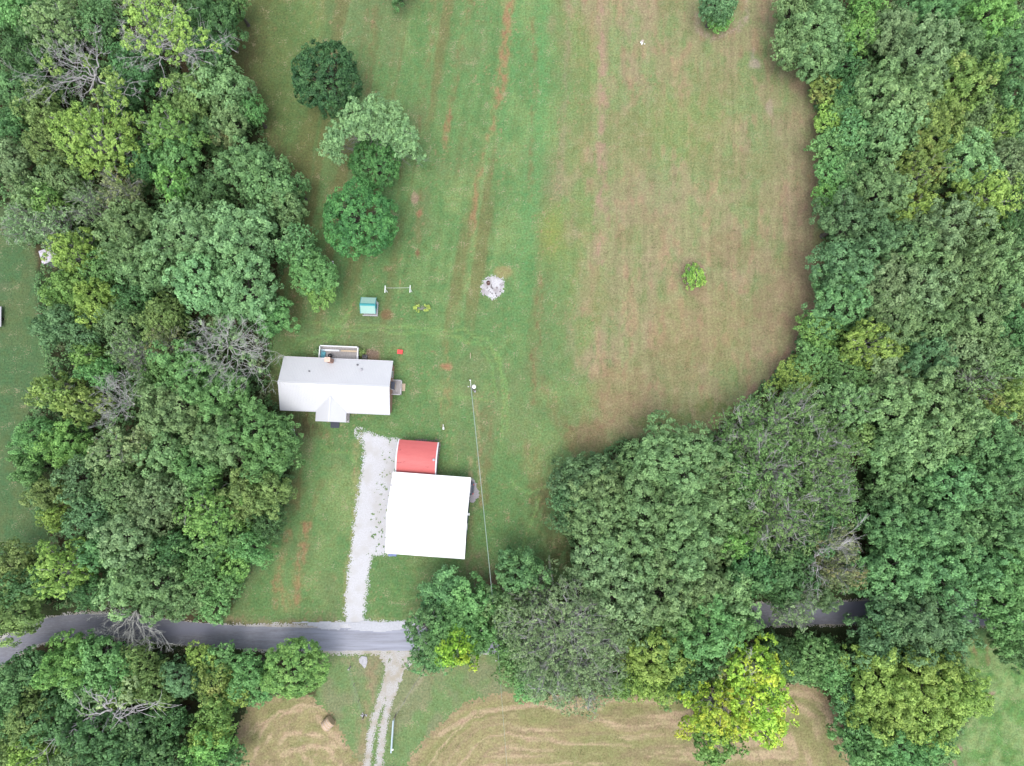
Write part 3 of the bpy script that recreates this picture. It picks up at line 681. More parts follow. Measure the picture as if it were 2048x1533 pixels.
for k in range(3): fs.box(((a.x+b_.x)/2, yf-.12-k*.3, .13-.04*k), (fw, .32, .26-.08*k))
fs.build('front_steps', M['darkmat'], house)
# chimney on the rear slope
ct = hf.L(654.5, 719.5, 5.3)
cm = MB(); cm.box((ct.x, ct.y, 2.6), (.75, .62, 5.2)); chm = cm.build('chimney', M['brick'], rf)
cp = MB(); cp.box((ct.x, ct.y, 5.26), (.85, .72, .12)); cp.box((ct.x, ct.y, 5.38), (.3, .3, .14)); cp.build('cap', mat('chimney_cap', (.62, .46, .38), .8), rf)
for (px, py, r, h_) in ((618.8, 743, .07, .3), (713.6, 729.5, .09, .35), (721.6, 740, .14, .32)):
    p = hf.L(px, py, 3.8); zz = zr-abs(p.y)*slope
    v = MB(); v.lathe([(r*1.8, -.02), (r*1.6, .06), (r, .08), (r, h_), (r*1.3, h_+.01), (r*1.3, h_+.08), (0, h_+.10)], (p.x, p.y, zz), 12)
    v.build('roof_vent', M['vent'] if r < .12 else M['stone'], rf)
# rear deck
q = [hf.L(639.6, 691.7, 1.5), hf.L(715.8, 694.6, 1.5)]
x0, x1, y1 = q[0].x, q[1].x, (q[0].y+q[1].y)/2; y0 = wd/2+.1
dk = MB(); n = int((x1-x0)/.15)
for i in range(n): dk.box((x0+(i+.5)*(x1-x0)/n, (y0+y1)/2, .58), ((x1-x0)/n-.012, y1-y0, .04))
dk.box(((x0+x1)/2, (y0+y1)/2, .45), (x1-x0-.1, y1-y0-.1, .2))
deck = dk.build('deck', M['deck'], house)
rl = MB()
for a_, b_ in (((x0, y0+.4), (x0, y1)), ((x0, y1), (x1, y1)), ((x1, y1), (x1, y0+.4))):
    a_ = Vector((*a_, 0)); b_ = Vector((*b_, 0)); L_ = (b_-a_).length; ang = math.atan2((b_-a_).y, (b_-a_).x); m_ = (a_+b_)/2
    rl.box((m_.x, m_.y, 1.5), (L_+.16, .17, .045), ang); rl.box((m_.x, m_.y, .72), (L_, .05, .09), ang)
    k = max(2, int(L_/.14))
    for i in range(k+1): p = a_+(b_-a_)*(i/k); rl.box((p.x, p.y, 1.1), (.04, .04, .78), ang)
    for i in range(int(L_/1.5)+1): p = a_+(b_-a_)*(i/max(1, int(L_/1.5))); rl.box((p.x, p.y, .76), (.1, .1, 1.5), ang)
rl.build('railing', M['trim_white'], deck)
bn = MB(); xm = x0+(x1-x0)*.52
bn.box(((x0+xm)/2, y1-.62, 1.04), (xm-x0-.25, .28, .05))
for x in np.linspace(x0+.3, x1-.3, 6): bn.box((x, y1-.62, .81), (.08, .24, .43))
bn.build('bench', M['trim_white'], deck)
bn = MB(); bn.box(((xm+x1)/2, y1-.62, 1.042), (x1-xm-.25, .28, .05)); bn.build('bench', M['newwood'], deck)['label'] = 'unpainted tan bench board'
# side stoop
a = hf.L(784, 760.5, 1.2); b_ = hf.L(801.5, 790, 1.2); x0, x1, y0, y1 = ww/2+.12, b_.x, b_.y, a.y
sp_ = MB(); n = int((y1-y0)/.15)
for i in range(n): sp_.box(((x0+x1)/2, y0+(i+.5)*(y1-y0)/n, .5), (x1-x0, (y1-y0)/n-.012, .05))
sp_.box(((x0+x1)/2, (y0+y1)/2, .36), (x1-x0-.1, y1-y0-.1, .2)); stoop = sp_.build('side_stoop', M['deck'], house)
r2 = MB()
for a_, b_ in (((x0, y1), (x1, y1)), ((x1, y0), (x1, y0+1.0)), ((x1, y1), (x1, y1-.5)), ((x0, y0), (x1, y0))):
    m_ = ((a_[0]+b_[0])/2, (a_[1]+b_[1])/2); lx = abs(a_[0]-b_[0])+.1; ly = abs(a_[1]-b_[1])+.1
    r2.box((*m_, 1.35), (lx, ly, .045))
    k = 6
    for i in range(k+1): r2.box((a_[0]+(b_[0]-a_[0])*i/k, a_[1]+(b_[1]-a_[1])*i/k, .94), (.04, .04, .8))
r2.build('railing', M['deckrail'], stoop)
aw = MB(); p = hf.L(784.5, 770, 2.6); aw.slab([(W2-.15, p.y+.55, 2.72), (W2-.15, p.y-.6, 2.72), (W2+.42, p.y-.75, 2.45), (W2+.42, p.y+.4, 2.45)], (0, 0, -.05))
aw.build('awning', M['darkmat'], house)
bx = hf.L(788, 772, .9)
b2 = MB(); b2.box((bx.x, bx.y, .78), (.42, .8, .5)); b2.box((bx.x, bx.y, 1.05), (.46, .86, .04)); o = b2.build('crate', M['newwood'])
o.location = hf.c; o.rotation_euler = (0, 0, hf.a); tag(o, 'brown wooden box standing on the side stoop under the dark awning', 'box')

def place(px, py, z=0): return G(px, py, z)
# grill, chair, pallet step, red cooler, bin
g = empty('kettle_grill', (*place(660, 711.5, 1.5)[:2], .6)); tag(g, 'round black kettle grill on the rear deck beside the chimney', 'grill')
m_ = MB(); m_.lathe([(0, .48), (.18, .5), (.3, .62), (.34, .78)], n=24); m_.build('bowl', M['black'], g, smooth=True)
m_ = MB(); m_.lathe([(.35, .79), (.33, .88), (.22, .99), (0, 1.04)], n=24); lid = m_.build('lid', M['black'], g, smooth=True)
m_ = MB(); m_.box((0, 0, 1.07), (.14, .03, .04)); m_.build('handle', M['chrome'], lid)
for t in (0, 2.1, 4.2):
    m_ = MB(); m_.tube((.16*math.cos(t), .16*math.sin(t), .52), (.3*math.cos(t), .3*math.sin(t), 0), .015); m_.build('leg', M['chrome'], g)
ch = empty('lounge_chair', (*place(645.8, 711, 1.0)[:2], .6), hf.a); tag(ch, 'teal blue slatted plastic lounge chair in the left corner of the rear deck', 'chair')
m_ = MB()
for k in range(7): m_.box((0, -.48+k*.16, .36+.0*k), (.62, .11, .03))
m_.build('seat', M['teal'], ch)
for s in (-1, 1): m_ = MB(); m_.box((s*.33, 0, .36), (.05, 1.12, .07)); m_.build('side_rail', M['teal'], ch)
for sx in (-1, 1):
    for sy in (-1, 1): m_ = MB(); m_.box((sx*.33, sy*.45, .17), (.05, .05, .34)); m_.build('leg', M['teal'], ch)
m_ = MB()
for k in range(3): m_.box((0, .62+k*.09, .45+k*.12), (.62, .03, .11))
m_.build('backrest', M['teal'], ch)
ps_ = empty('wooden_step', place(807, 775.3), hf.a); tag(ps_, 'pale timber step block on the grass below the side stoop', 'step')
m_ = MB()
for k in range(6): m_.box((0, -.5+k*.2, .22), (.6, .17, .04))
m_.build('tread', M['newwood'], ps_)
for s in (-1, 1): m_ = MB(); m_.box((s*.24, 0, .1), (.06, 1.1, .2)); m_.build('stringer', M['newwood'], ps_)
rc = empty('red_cart', place(801, 705), hf.a-.05); tag(rc, 'small bright red plastic yard box alone on the lawn behind the house', 'box')
m_ = MB(); m_.box((0, 0, .3), (.78, .62, .5)); m_.build('body', M['redplastic'], rc)
m_ = MB(); m_.box((0, 0, .58), (.84, .68, .06)); m_.box((0, .03, .63), (.5, .05, .03)); m_.build('lid', M['redplastic'], rc)
for s in (-1, 1):
    m_ = MB(); m_.tube((s*.3-.04, -.28, .08), (s*.3+.04, -.28, .08), .08, n=12); m_.build('wheel', M['rubber'], rc)
hb = empty('heat_pump', place(731, 715), hf.a); tag(hb, 'small dark round-topped unit against the rear wall right of the deck', 'air conditioner')
m_ = MB(); m_.box((0, 0, .35), (.7, .6, .7)); m_.build('housing', M['vent'], hb)
m_ = MB(); m_.lathe([(.27, .70), (.27, .74), (.2, .75), (0, .76)], n=20); m_.build('fan_grille', M['black'], hb)

# ---- barn
bf = Frame([(787.8, 944), (942.9, 955.5), (928.7, 1119), (768.9, 1106.8)], 3.6)
barn = empty('barn', bf.c, bf.a); tag(barn, 'large square barn with a dazzling white metal roof and dark blue walls', 'barn')
gable_roof(bf.w, bf.d, 3.6, 5.9, M['roof_bright'], .3, 'roof', barn, thick=.12)
BW, BD = bf.w-.35, bf.d-.5; sb = (5.9-3.6)/(bf.d/2)
for nm, s in (('wall', 1), ('wall', -1)):
    m_ = MB(); m_.box((0, s*BD/2, 1.7), (BW, .12, 3.4)); m_.build('wall', M['barnwall'], barn)
m_ = MB(); m_.box((-BW/2, 0, 1.7), (.12, BD-.12, 3.4)); m_.slab([(-BW/2-.06, -BD/2+.06, 3.4), (-BW/2-.06, BD/2-.06, 3.4), (-BW/2-.06, 0, 3.4+(BD/2-.06)*sb-.02)], (.12, 0, 0)); m_.build('wall', M['barnwall'], barn)
vy = bf.L(945, 978).y     # bay where the car stands
m_ = MB(); xw = BW/2; g0, g1 = vy-1.5, vy+1.5
m_.box((xw, (g1+BD/2-.06)/2, 1.7), (.12, BD/2-.06-g1, 3.4)); m_.box((xw, (g0-BD/2+.06)/2, 1.7), (.12, g0+BD/2-.06, 3.4)); m_.box((xw, (g0+g1)/2, 3.0), (.12, g1-g0, .8))
m_.slab([(xw-.06, -BD/2+.06, 3.4), (xw-.06, BD/2-.06, 3.4), (xw-.06, 0, 3.4+(BD/2-.06)*sb-.02)], (.12, 0, 0)); m_.build('wall', M['barnwall'], barn)
for y in (g0-.05, g1+.05): m_ = MB(); m_.box((xw+.02, y, 1.6), (.16, .1, 3.2)); m_.build('door_jamb', M['trim_white'], barn)
for k in (-1, 1):
    m_ = MB(); m_.box((-BW/2-.09, k*3.0, 1.5), (.06, 3.0, 3.0)); d_ = m_.build('door', M['trim_white'], barn)
    m_ = MB(); m_.box((-BW/2-.15, k*3.0, .9), (.04, .3, .06)); m_.build('handle', M['vent'], d_)
p = bf.L(935, 1029, 2.9); m_ = MB(); m_.box((BW/2+.2, p.y, 2.8), (.3, .34, .3)); m_.build('wall_light', M['whitegear'], barn)
p = bf.L(786.9, 970.2, 3.7); m_ = MB(); m_.box((-bf.w/2+.12, p.y, 3.6+(bf.d/2-abs(p.y))*sb+.14), (.2, .2, .2)); m_.build('roof_light', M['stone'], barn)
for y in (-1.5,):
    window(barn, (BW/2+.07, y, 1.6), 1.0, .9, 0)
# car in the barn, tail out
cp_ = bf.L(947, 978, .8)
car = empty('parked_car', bf.c, bf.a); tag(car, 'dark blue-grey car parked in the barn with only its rear end showing', 'car')
tx = cp_.x; cy = vy
m_ = MB(); Lc = 4.4; wd_ = 1.78
prof = [(tx, .35), (tx+.02, .75), (tx-.10, .92), (tx-.42, 1.02), (tx-.95, 1.42), (tx-1.5, 1.5), (tx-2.5, 1.46), (tx-3.2, 1.0), (tx-4.2, .85), (tx-4.4, .6), (tx-4.4, .35)]
n = len(prof); V = []; secs = [(-.5, .82), (-.46, .97), (-.25, 1.0), (.25, 1.0), (.46, .97), (.5, .82)]
for (t, kz) in secs:
    for (x, z) in prof:
        ins = .16 if abs(t) > .48 else (.03 if abs(t) > .4 else 0)
        cx_ = min(max(x, tx-Lc+ins), tx-ins); top = z > 1.1
        V.append((cx_, cy+t*wd_*(.86 if top else 1), z if not top else z-.0))
F = [(i*n+j, i*n+(j+1) % n, (i+1)*n+(j+1) % n, (i+1)*n+j) for i in range(5) for j in range(n)]
F += [tuple(range(n-1, -1, -1)), tuple(5*n+i for i in range(n))]
m_.add(V, F); m_.build('body', M['carpaint'], car)
m_ = MB(); m_.slab([(tx-.47, cy-.62, 1.075), (tx-.47, cy+.62, 1.075), (tx-.90, cy+.56, 1.40), (tx-.90, cy-.56, 1.40)], (.02, 0, .03)); m_.build('rear_window', M['glass'], car)
m_ = MB(); m_.box((tx-.43, cy, 1.05), (.05, 1.3, .04)); m_.build('window_trim', M['chrome'], car)
m_ = MB(); m_.box((tx+.03, cy, .5), (.14, 1.6, .2)); m_.build('bumper', M['carpaint'], car)
for s in (-1, 1):
    m_ = MB(); m_.box((tx-.02, cy+s*.72, .78), (.08, .24, .16)); m_.build('tail_light', M['redplastic'], car)
for dx in (.85, 3.4):
    for s in (-1, 1):
        m_ = MB(); m_.tube((tx-dx, cy+s*.78, .33), (tx-dx, cy+s*.9, .33), .33, n=20); wv = m_.build('wheel', M['rubber'], car)
        m_ = MB(); m_.tube((tx-dx, cy+s*.9, .33), (tx-dx, cy+s*.915, .33), .2, n=14); m_.build('rim', M['chrome'], wv)
# bins by the south wall
for px, lab in ((781.0, 'blue-grey wheeled bin at the barn foot, left one of the pair'), (789.3, 'blue-grey wheeled bin at the barn foot, right one of the pair')):
    p = place(px, 1108.2, .9); b0 = empty('wheeled_bin', (p.x, p.y, 0), bf.a); tag(b0, lab, 'bin', 'bins at the barn foot')
    m_ = MB(); m_.slab([(-.27, -.3, 1), (.27, -.3, 1), (.27, .3, 1), (-.27, .3, 1)], (0, 0, -.9)); m_.build('body', M['bluebin'], b0)
    m_ = MB(); m_.box((0, .0, 1.03), (.6, .68, .05)); m_.box((0, .36, 1.03), (.5, .05, .04)); m_.build('lid', M['bluebin'], b0)
    for s in (-1, 1): m_ = MB(); m_.tube((s*.28, .28, .1), (s*.33, .28, .1), .1, n=12); m_.build('wheel', M['rubber'], b0)

# ---- red-roofed carport / garage
rf_ = Frame([(799.5, 879.5), (877, 885), (869.2, 956), (791.2, 950)], 2.45)
gar = empty('garage', rf_.c, rf_.a); tag(gar, 'low garage with a curved red metal roof and white edge trim against the barn', 'garage')
m_ = MB(); NA = 16; arc = []
for i in range(NA+1):
    t = i/NA*2-1; arc.append((t*rf_.d/2, 2.45+1.0*(1-t*t)))
for i in range(NA):
    (ya, za), (yb_, zb) = arc[i], arc[i+1]
    m_.slab([(-rf_.w/2, ya, za), (rf_.w/2, ya, za), (rf_.w/2, yb_, zb), (-rf_.w/2, yb_, zb)], (0, 0, -.06))
for k in range(26):
    t = (k+.5)/26*2-1; y = t*rf_.d/2; z = 2.45+1.0*(1-t*t); an = math.atan(-2*t*1.0/(rf_.d/2))
    m_.box((0, y, z+.02), (rf_.w-.05, .045, .03), tilt=Matrix.Rotation(an, 3, 'X'))
groof = m_.build('roof', M['red_roof'], gar)
for s in (-1, 1):
    m_ = MB()
    for i in range(NA):
        (ya, za), (yb_, zb) = arc[i], arc[i+1]
        m_.slab([(s*(rf_.w/2+.06)-.09, ya, za+.05), (s*(rf_.w/2+.06)+.09, ya, za+.05), (s*(rf_.w/2+.06)+.09, yb_, zb+.05), (s*(rf_.w/2+.06)-.09, yb_, zb+.05)], (0, 0, -.2))
    m_.build('edge_trim', M['trim_white'], gar)
m_ = MB(); p = rf_.L(868, 920, 3.3); t = p.y/(rf_.d/2); zz = 2.45+(1-t*t); m_.lathe([(.2, 0), (.2, .1), (.12, .12), (.12, .3), (.2, .32), (0, .38)], (p.x, p.y, zz), 12); m_.build('roof_vent', M['stone'], groof)
# rust stains soaked into the sheet
rs = random.Random(8)
for (px, py, n_) in ((797.5, 892, 5), (802, 900, 3), (799, 925, 6), (856, 934, 4), (810, 925, 2)):
    m_ = MB()
    for k in range(n_):
        q = rf_.L(px+rs.uniform(-4, 4), py+rs.uniform(-1.5, 1.5), 3.2)
        t = q.y/(rf_.d/2); zz = 2.45+(1-t*t)+.045; wdx = rs.uniform(.1, .35); wy = rs.uniform(.02, .05); an = math.atan(-2*t/(rf_.d/2))
        if abs(q.x) < rf_.w/2-.2: m_.box((q.x, q.y, zz), (wdx, wy, .006), tilt=Matrix.Rotation(an, 3, 'X'))
    m_.build('rust_stain', M['stain'], groof)
for c_, d_ in (((rf_.w/2-.15, 0, 1.2), (.1, rf_.d-.4, 2.4)), ((0, rf_.d/2-.2, 1.15), (rf_.w-.42, .1, 2.3)), ((-rf_.w/2+.15, rf_.d/2-.6, 1.2), (.1, .8, 2.4)), ((-rf_.w/2+.15, -rf_.d/2+.6, 1.2), (.1, .8, 2.4))):
    m_ = MB(); m_.box(c_, d_); m_.build('wall', M['wall_grey'], gar)
# rubble and firewood along its east foot
rs = random.Random(5)
m_ = MB()
for k in range(150):
    q = rf_.L(877.5-(k/150)*7.2+rs.uniform(-.2, 2.6), 887+(k/150)*64); s_ = rs.uniform(.08, .22)
    m_.box((q.x, q.y, rs.uniform(.03, .16)), (s_*rs.uniform(.8, 2), s_, s_*.8), rs.uniform(0, 3))
for k in range(60):
    q = rf_.L(830+rs.uniform(0, 46), 880.5+rs.uniform(-1.5, 2)+.07*(k % 5)); s_ = rs.uniform(.06, .18); m_.box((q.x, q.y, s_*.4), (s_*1.6, s_, s_*.8), rs.uniform(0, 3))
o = m_.build('rubble', granular('rubble_mix', [S(90, 84, 78), S(150, 140, 132), S(200, 192, 184)], 3)); o.location = rf_.c; o.rotation_euler = (0, 0, rf_.a)
tag(o, 'loose stones and rubble strewn along the foot of the red-roofed garage', 'rubble', kind='stuff')

# ---- well shed with deck
sf = Frame([(723.3, 595), (752.7, 595.8), (750.6, 628.2), (720.9, 627)], 2.0)
sh = empty('garden_shed', sf.c, sf.a); tag(sh, 'little playhouse shed with a pale green metal roof and weathered deck on the lawn', 'shed')
r_ = gable_roof(sf.w, sf.d, 2.0, 2.75, M['shed_roof'], .22, 'roof', sh, thick=.06, ribh=.02, cap=False)
m_ = MB(); sl2 = .75/(sf.d/2)
for s in (1, -1): m_.box((0, s*.1, 2.79-.1*sl2), (sf.w+.05, .22, .02), tilt=Matrix.Rotation(-s*math.atan(sl2), 3, 'X'))
for s in (1, -1):
    for k in (1, -1):
        m_.box((s*(sf.w/2+.03), k*sf.d/4, 2.4), (.06, math.hypot(sf.d/2, .75), .1), tilt=Matrix.Rotation(-k*math.atan(sl2), 3, 'X'))
m_.build('ridge_cap', M['shed_trim'], r_)
m_ = MB(); sw, sdp = sf.w-.35, sf.d-.5
for s in (1, -1):
    m_.box((0, s*sdp/2, 1.1), (sw, .06, 1.7)); m_.box((s*sw/2, 0, 1.1), (.06, sdp-.06, 1.7)); m_.slab([(s*sw/2-.03, -sdp/2+.03, 1.95), (s*sw/2-.03, sdp/2-.03, 1.95), (s*sw/2-.03, 0, 2.6)], (.06, 0, 0))
m_.build('wall', M['deckrail'], sh)
m_ = MB(); m_.box((sw/2+.05, .1, .95), (.05, .7, 1.3)); m_.build('door', M['shed_trim'], sh)
a = sf.L(727, 632.2, .3); b_ = sf.L(757.1, 604.6, .3)
m_ = MB(); xx0, xx1, yy0, yy1 = -sf.w/2+.1, b_.x, a.y, sf.d/2-.5
k = int((xx1-xx0)/.16)
for i in range(k): m_.box((xx0+(i+.5)*(xx1-xx0)/k, (yy0+yy1)/2, .26), ((xx1-xx0)/k-.02, yy1-yy0, .05))
m_.box(((xx0+xx1)/2, (yy0+yy1)/2, .15), (xx1-xx0-.1, yy1-yy0-.1, .16))
sdk = m_.build('deck', M['deck'], sh)
m_ = MB()
m_.box((xx1, (yy0+yy1)/2, .9), (.1, yy1-yy0, .05)); m_.box(((xx0+xx1)/2, yy0, .9), (xx1-xx0+.1, .1, .05))
for i in range(8): m_.box((xx1, yy0+(yy1-yy0)*i/7, .58), (.05, .05, .62)); m_.box((xx0+(xx1-xx0)*i/8, yy0, .58), (.05, .05, .62))
m_.build('railing', M['deckrail'], sdk)

# ---- rusty white roofed shed under the left wood
p0 = G(76.9, 503.5, 2.4); p1 = G(84.4, 529, 2.4)
ex = (p0-p1).normalized(); ey = Vector((ex.y, -ex.x, 0))
if ey.x < 0: ey = -ey
fs_ = empty('old_shed', (p0.x+ey.x*1.6-ex.x*1.1, p0.y+ey.y*1.6-ex.y*1.1, 0), math.atan2(ey.y, ey.x)); tag(fs_, 'old shed with a white rust-stained metal roof half hidden at the left wood edge', 'shed')
m_ = MB(); m_.slab([(-1.6, -1.15, 2.4), (1.8, -1.15, 2.6), (1.8, 1.15, 2.6), (-1.6, 1.15, 2.4)], (0, 0, -.05))
for k in range(9): m_.box((.1, -1.1+k*.275, 2.53), (3.35, .03, .03), tilt=Matrix.Rotation(-math.atan(.2/3.4), 3, 'Y'))
m_.build('roof', M['rustroof'], fs_)
m_ = MB(); m_.box((-1.4, 0, 1.17), (.06, 2, 2.34)); m_.box((1.6, 0, 1.2), (.06, 2, 2.4)); m_.box((.1, 1, 1.17), (2.94, .06, 2.34)); m_.box((.1, -1, 1.17), (2.94, .06, 2.34)); m_.build('wall', M['wall_grey'], fs_)
# narrow grey trailer edge at the left border
p = G(2.2, 634, .8); tr = empty('flat_trailer', (p.x-1.1, p.y, 0), R_(3)); tag(tr, 'grey flat trailer cut off by the left picture edge on the lawn', 'trailer')
m_ = MB(); m_.box((0, 0, .6), (2.0, 3.2, .08)); m_.box((1.02, 0, .68), (.08, 3.3, .16)); m_.build('bed', M['stone'], tr)
m_ = MB(); m_.box((0, 0, .5), (1.8, 3.0, .1)); m_.tube((0, 1.5, .5), (0, 2.7, .45), .04); m_.build('frame', M['vent'], tr)
for s in (-1, 1): m_ = MB(); m_.tube((s*.8, -.3, .28), (s*.98, -.3, .28), .28, n=16); m_.build('wheel', M['rubber'], tr)

# ---- clothesline
for px, py, bx_, by_, lab in ((770.2, 579, 775.5, 585.5, 'left'), (820.2, 578.6, 826.8, 585.3, 'right')):
    t_ = G(px, py, 2.0); po = empty('clothesline_post', (t_.x, t_.y, 0), R_(-2)); tag(po, 'white T-shaped clothesline post, %s one of the two' % lab, 'clothesline post', 'clothesline posts on the lawn')
    m_ = MB(); m_.box((0, 0, 1.0), (.11, .11, 2.0)); m_.build('post', M['whitegear'], po)
    m_ = MB(); m_.box((0, 0, 2.05), (.10, 1.15, .1)); m_.build('crossarm', M['whitegear'], po)
    m_ = MB(); m_.tube((.06, -.1, 1.35), (.02, -.42, 1.98), .035); m_.build('brace', M['whitegear'], po)
    if lab == 'left': A_ = t_
m_ = MB(); a = Vector((A_.x, A_.y+.2, 2.1)); b_ = Vector((t_.x, t_.y+.2, 2.1)); N = 12
for i in range(N):
    q0 = a.lerp(b_, i/N); q1 = a.lerp(b_, (i+1)/N); q0.z -= .12*math.sin(math.pi*i/N); q1.z -= .12*math.sin(math.pi*(i+1)/N); m_.tube(q0, q1, .014, n=5, cap=False)
tag(m_.build('clothesline', M['whitegear']), 'thin pale line strung between the two white T posts', 'line')

# ---- burn barrel
p = G(976.5, 565.5, .8); bb = empty('burn_barrel', (p.x, p.y, 0)); tag(bb, 'dark rusty burn barrel standing on the white ash patch', 'barrel')
m_ = MB(); m_.lathe([(.27, 0), (.27, .28), (.285, .3), (.27, .32), (.27, .58), (.285, .6), (.27, .62), (.27, .88), (.29, .9), (.25, .9), (.25, .35)], n=28); m_.build('drum', M['rust'], bb, smooth=False)
m_ = MB(); m_.lathe([(.25, .36), (.12, .42), (0, .45)], n=20); m_.build('ash', M['ashgrey'], bb)
# lumps of burnt stuff
m_ = MB(); rs = random.Random(3)
for k in range(30):
    q = G(984+rs.gauss(0, 9), 577+rs.gauss(0, 9)); s_ = rs.uniform(.05, .16); m_.box((q.x, q.y, s_*.3), (s_*1.5, s_, s_*.6), rs.uniform(0, 3), tilt=Matrix.Rotation(rs.uniform(-.4, .4), 3, 'X'))
tag(m_.build('charred_debris', granular('char', [S(60, 58, 62), S(130, 122, 126), S(190, 180, 180)], 2)), 'charred scraps strewn over the white ash patch', 'debris', kind='stuff')

# ---- utility poles and wire
def pole(px, py, h, lab, transformer):
    t_ = G(px, py, h); po = empty('utility_pole', (t_.x, t_.y, 0)); tag(po, lab, 'utility pole', 'utility poles')
    m_ = MB(); m_.tube((0, 0, 0), (0, 0, h), .15, .11, 12); m_.build('pole', M['polewood'], po)
    m_ = MB(); m_.box((0, 0, h-.35), (.9, .1, .1)); m_.build('crossarm', M['polewood'], po)
    for x in (-.4, .4):
        m_ = MB(); m_.lathe([(.03, 0), (.06, .05), (.03, .08), (.06, .13), (0, .16)], (x, 0, h-.3), 10); m_.build('insulator', M['whitegear'], po)
    if transformer:
        m_ = MB(); m_.lathe([(0, 0), (.25, .0), (.27, .04), (.27, .75), (.29, .78), (.22, .86), (0, .9)], (.42, 0, h-1.1), 20); tr_ = m_.build('transformer', M['whitegear'], po)
        for s in (-1, 1): m_ = MB(); m_.lathe([(.04, 0), (.06, .06), (.03, .1), (.05, .2), (0, .22)], (.42+s*.1, .05, h-.25), 8); m_.build('bushing', M['vent'], tr_)
        m_ = MB(); m_.tube((0, 0, h), (-.06, .9, h+.15), .025); m_.box((-.1, .9, h+.12), (.2, .12, .06)); m_.build('bracket', M['whitegear'], po)
        m_ = MB(); m_.box((.17, -.12, 1.5), (.2, .3, .5)); m_.build('meter_box', M['stone'], po)
        m_ = MB(); m_.tube((.05, -.1, .0), (.05, -.1, 6), .035, n=6); m_.build('conduit', M['stone'], po)
    return Vector((t_.x, t_.y, h-.15))
A1 = pole(941.8, 773.5, 9.5, 'wooden utility pole carrying a white transformer on the lawn', True)
A2 = pole(997.5, 1323, 7.2, 'wooden pole mostly hidden by trees south of the road', False)
A3 = G(1022, 1640, 8.0); A3 = pole(1022, 1640, 8.0, 'wooden pole standing in the hay field beyond the bottom picture edge', False) if False else A3
m_ = MB()
def span(a, b, sag, r, N=30):
    for i in range(N):
        q0 = a.lerp(b, i/N); q1 = a.lerp(b, (i+1)/N); s = lambda t: sag*4*t*(1-t)
        q0.z -= s(i/N); q1.z -= s((i+1)/N); m_.tube(q0, q1, r, n=6, cap=False)
span(A1, A2, .5, .042); span(A2, A3, .3, .017)
tag(m_.build('power_line', M['wire']), 'pale green-grey overhead line running down from the transformer pole', 'cable')
# yard hydrant
p = G(887.4, 857.5, .0); yh = empty('yard_hydrant', p); tag(yh, 'small white yard hydrant on the lawn above the red roof', 'hydrant')
m_ = MB(); m_.box((0, 0, .3), (.22, .34, .6)); m_.build('box', M['whitegear'], yh)
m_ = MB(); m_.box((-.03, .38, .55), (.07, .5, .06)); m_.build('handle', M['whitegear'], yh)
# stake in lawn
p = G(940.8, 712); m_ = MB(); m_.box((0, 0, .12), (.07, .9, .05), 0, tilt=Matrix.Rotation(.15, 3, 'X')); o = m_.build('wooden_stake', M['newwood'], None, p); tag(o, 'short pale stick lying on the lawn right of the house', 'stake')

# ---- gate, posts, fences south of the road
def wpost(px, py, lab, m='polewood', h=1.4):
    p = G(px, py, h); o = MB(); o.tube((0, 0, 0), (0, 0, h), .11, .10, 10); q = o.build('fence_post', M[m], None, (p.x, p.y, 0)); tag(q, lab, 'fence post', 'gate and fence posts'); return Vector((p.x, p.y, 0))
g1 = wpost(788.7, 1437, 'dark round gate post at the head of the open pale gate')
g2 = wpost(724.6, 1439, 'dark gate post left of the farm track')
g3 = wpost(846, 1343, 'fence post by the road east of the farm track', 'greybark'); g4 = wpost(696.5, 1340, 'pale fence post by the road west of the farm track', 'palebark')
a = G(786.2, 1442, 1.2); b_ = G(782, 1506, 1.2); ga = empty('farm_gate', (a.x, a.y, 0), math.atan2(b_.y-a.y, b_.x-a.x)); L_ = (b_-a).length
tag(ga, 'long pale galvanised farm gate swung open beside the gravel track', 'gate')
m_ = MB()
for z in (.25, .45, .65, .85, 1.05, 1.25): m_.tube((0, 0, z), (L_, 0, z), .03 if z < 1.2 else .1, n=8)
m_.build('rail', M['galv'], ga)
m_ = MB()
for x in (0, L_/3, 2*L_/3, L_): m_.box((x, 0, .75), (.06, .1, 1.1))
m_.build('stile', M['galv'], ga)
m_ = MB(); m_.box((L_-.45, .18, 1.2), (.2, .3, .12)); m_.build('latch', M['whitegear'], ga)
def wirefence(a, b, lab):
    m_ = MB(); d = (b-a); n = max(2, int(d.length/2.2))
    for z in (.3, .6, .9, 1.2): m_.tube(a+Vector((0, 0, z)), b+Vector((0, 0, z)), .006, n=4, cap=False)
    f = m_.build('wire_fence', M['greybark']); tag(f, lab, 'fence')
    for i in range(1, n):
        q = a+d*(i/n); m2 = MB(); m2.box((q.x, q.y, .65), (.05, .05, 1.3)); m2.build('stake', M['greybark'], f)
wirefence(g1, g3, 'thin wire fence slanting from the gate up to the road, east of the track')
wirefence(g2, g4, 'thin wire fence slanting up to the road, west of the track')
# culvert slab
p0 = [G(718, 1318), G(724, 1312), G(734, 1314), G(735, 1324), G(732, 1334), G(729, 1337), G(724, 1330), G(719, 1325)]
m_ = MB(); m_.slab([(q.x, q.y, .12) for q in p0][::-1], (0, 0, -.12)); tag(m_.build('flat_stone', M['stone']), 'pale grey flat stone slab by the roadside west of the farm track', 'stone')
# white stone cluster by gate post
rs = random.Random(12); m_ = MB()
for k in range(16):
    q = G(727+rs.gauss(0, 3), 1430+rs.gauss(0, 2.5)); s_ = rs.uniform(.08, .25); m_.box((q.x, q.y, s_*.3), (s_, s_*.8, s_*.6), rs.uniform(0, 3))
tag(m_.build('stone_pile', M['stone']), 'scatter of pale stones beside the left gate post', 'stones', kind='stuff')
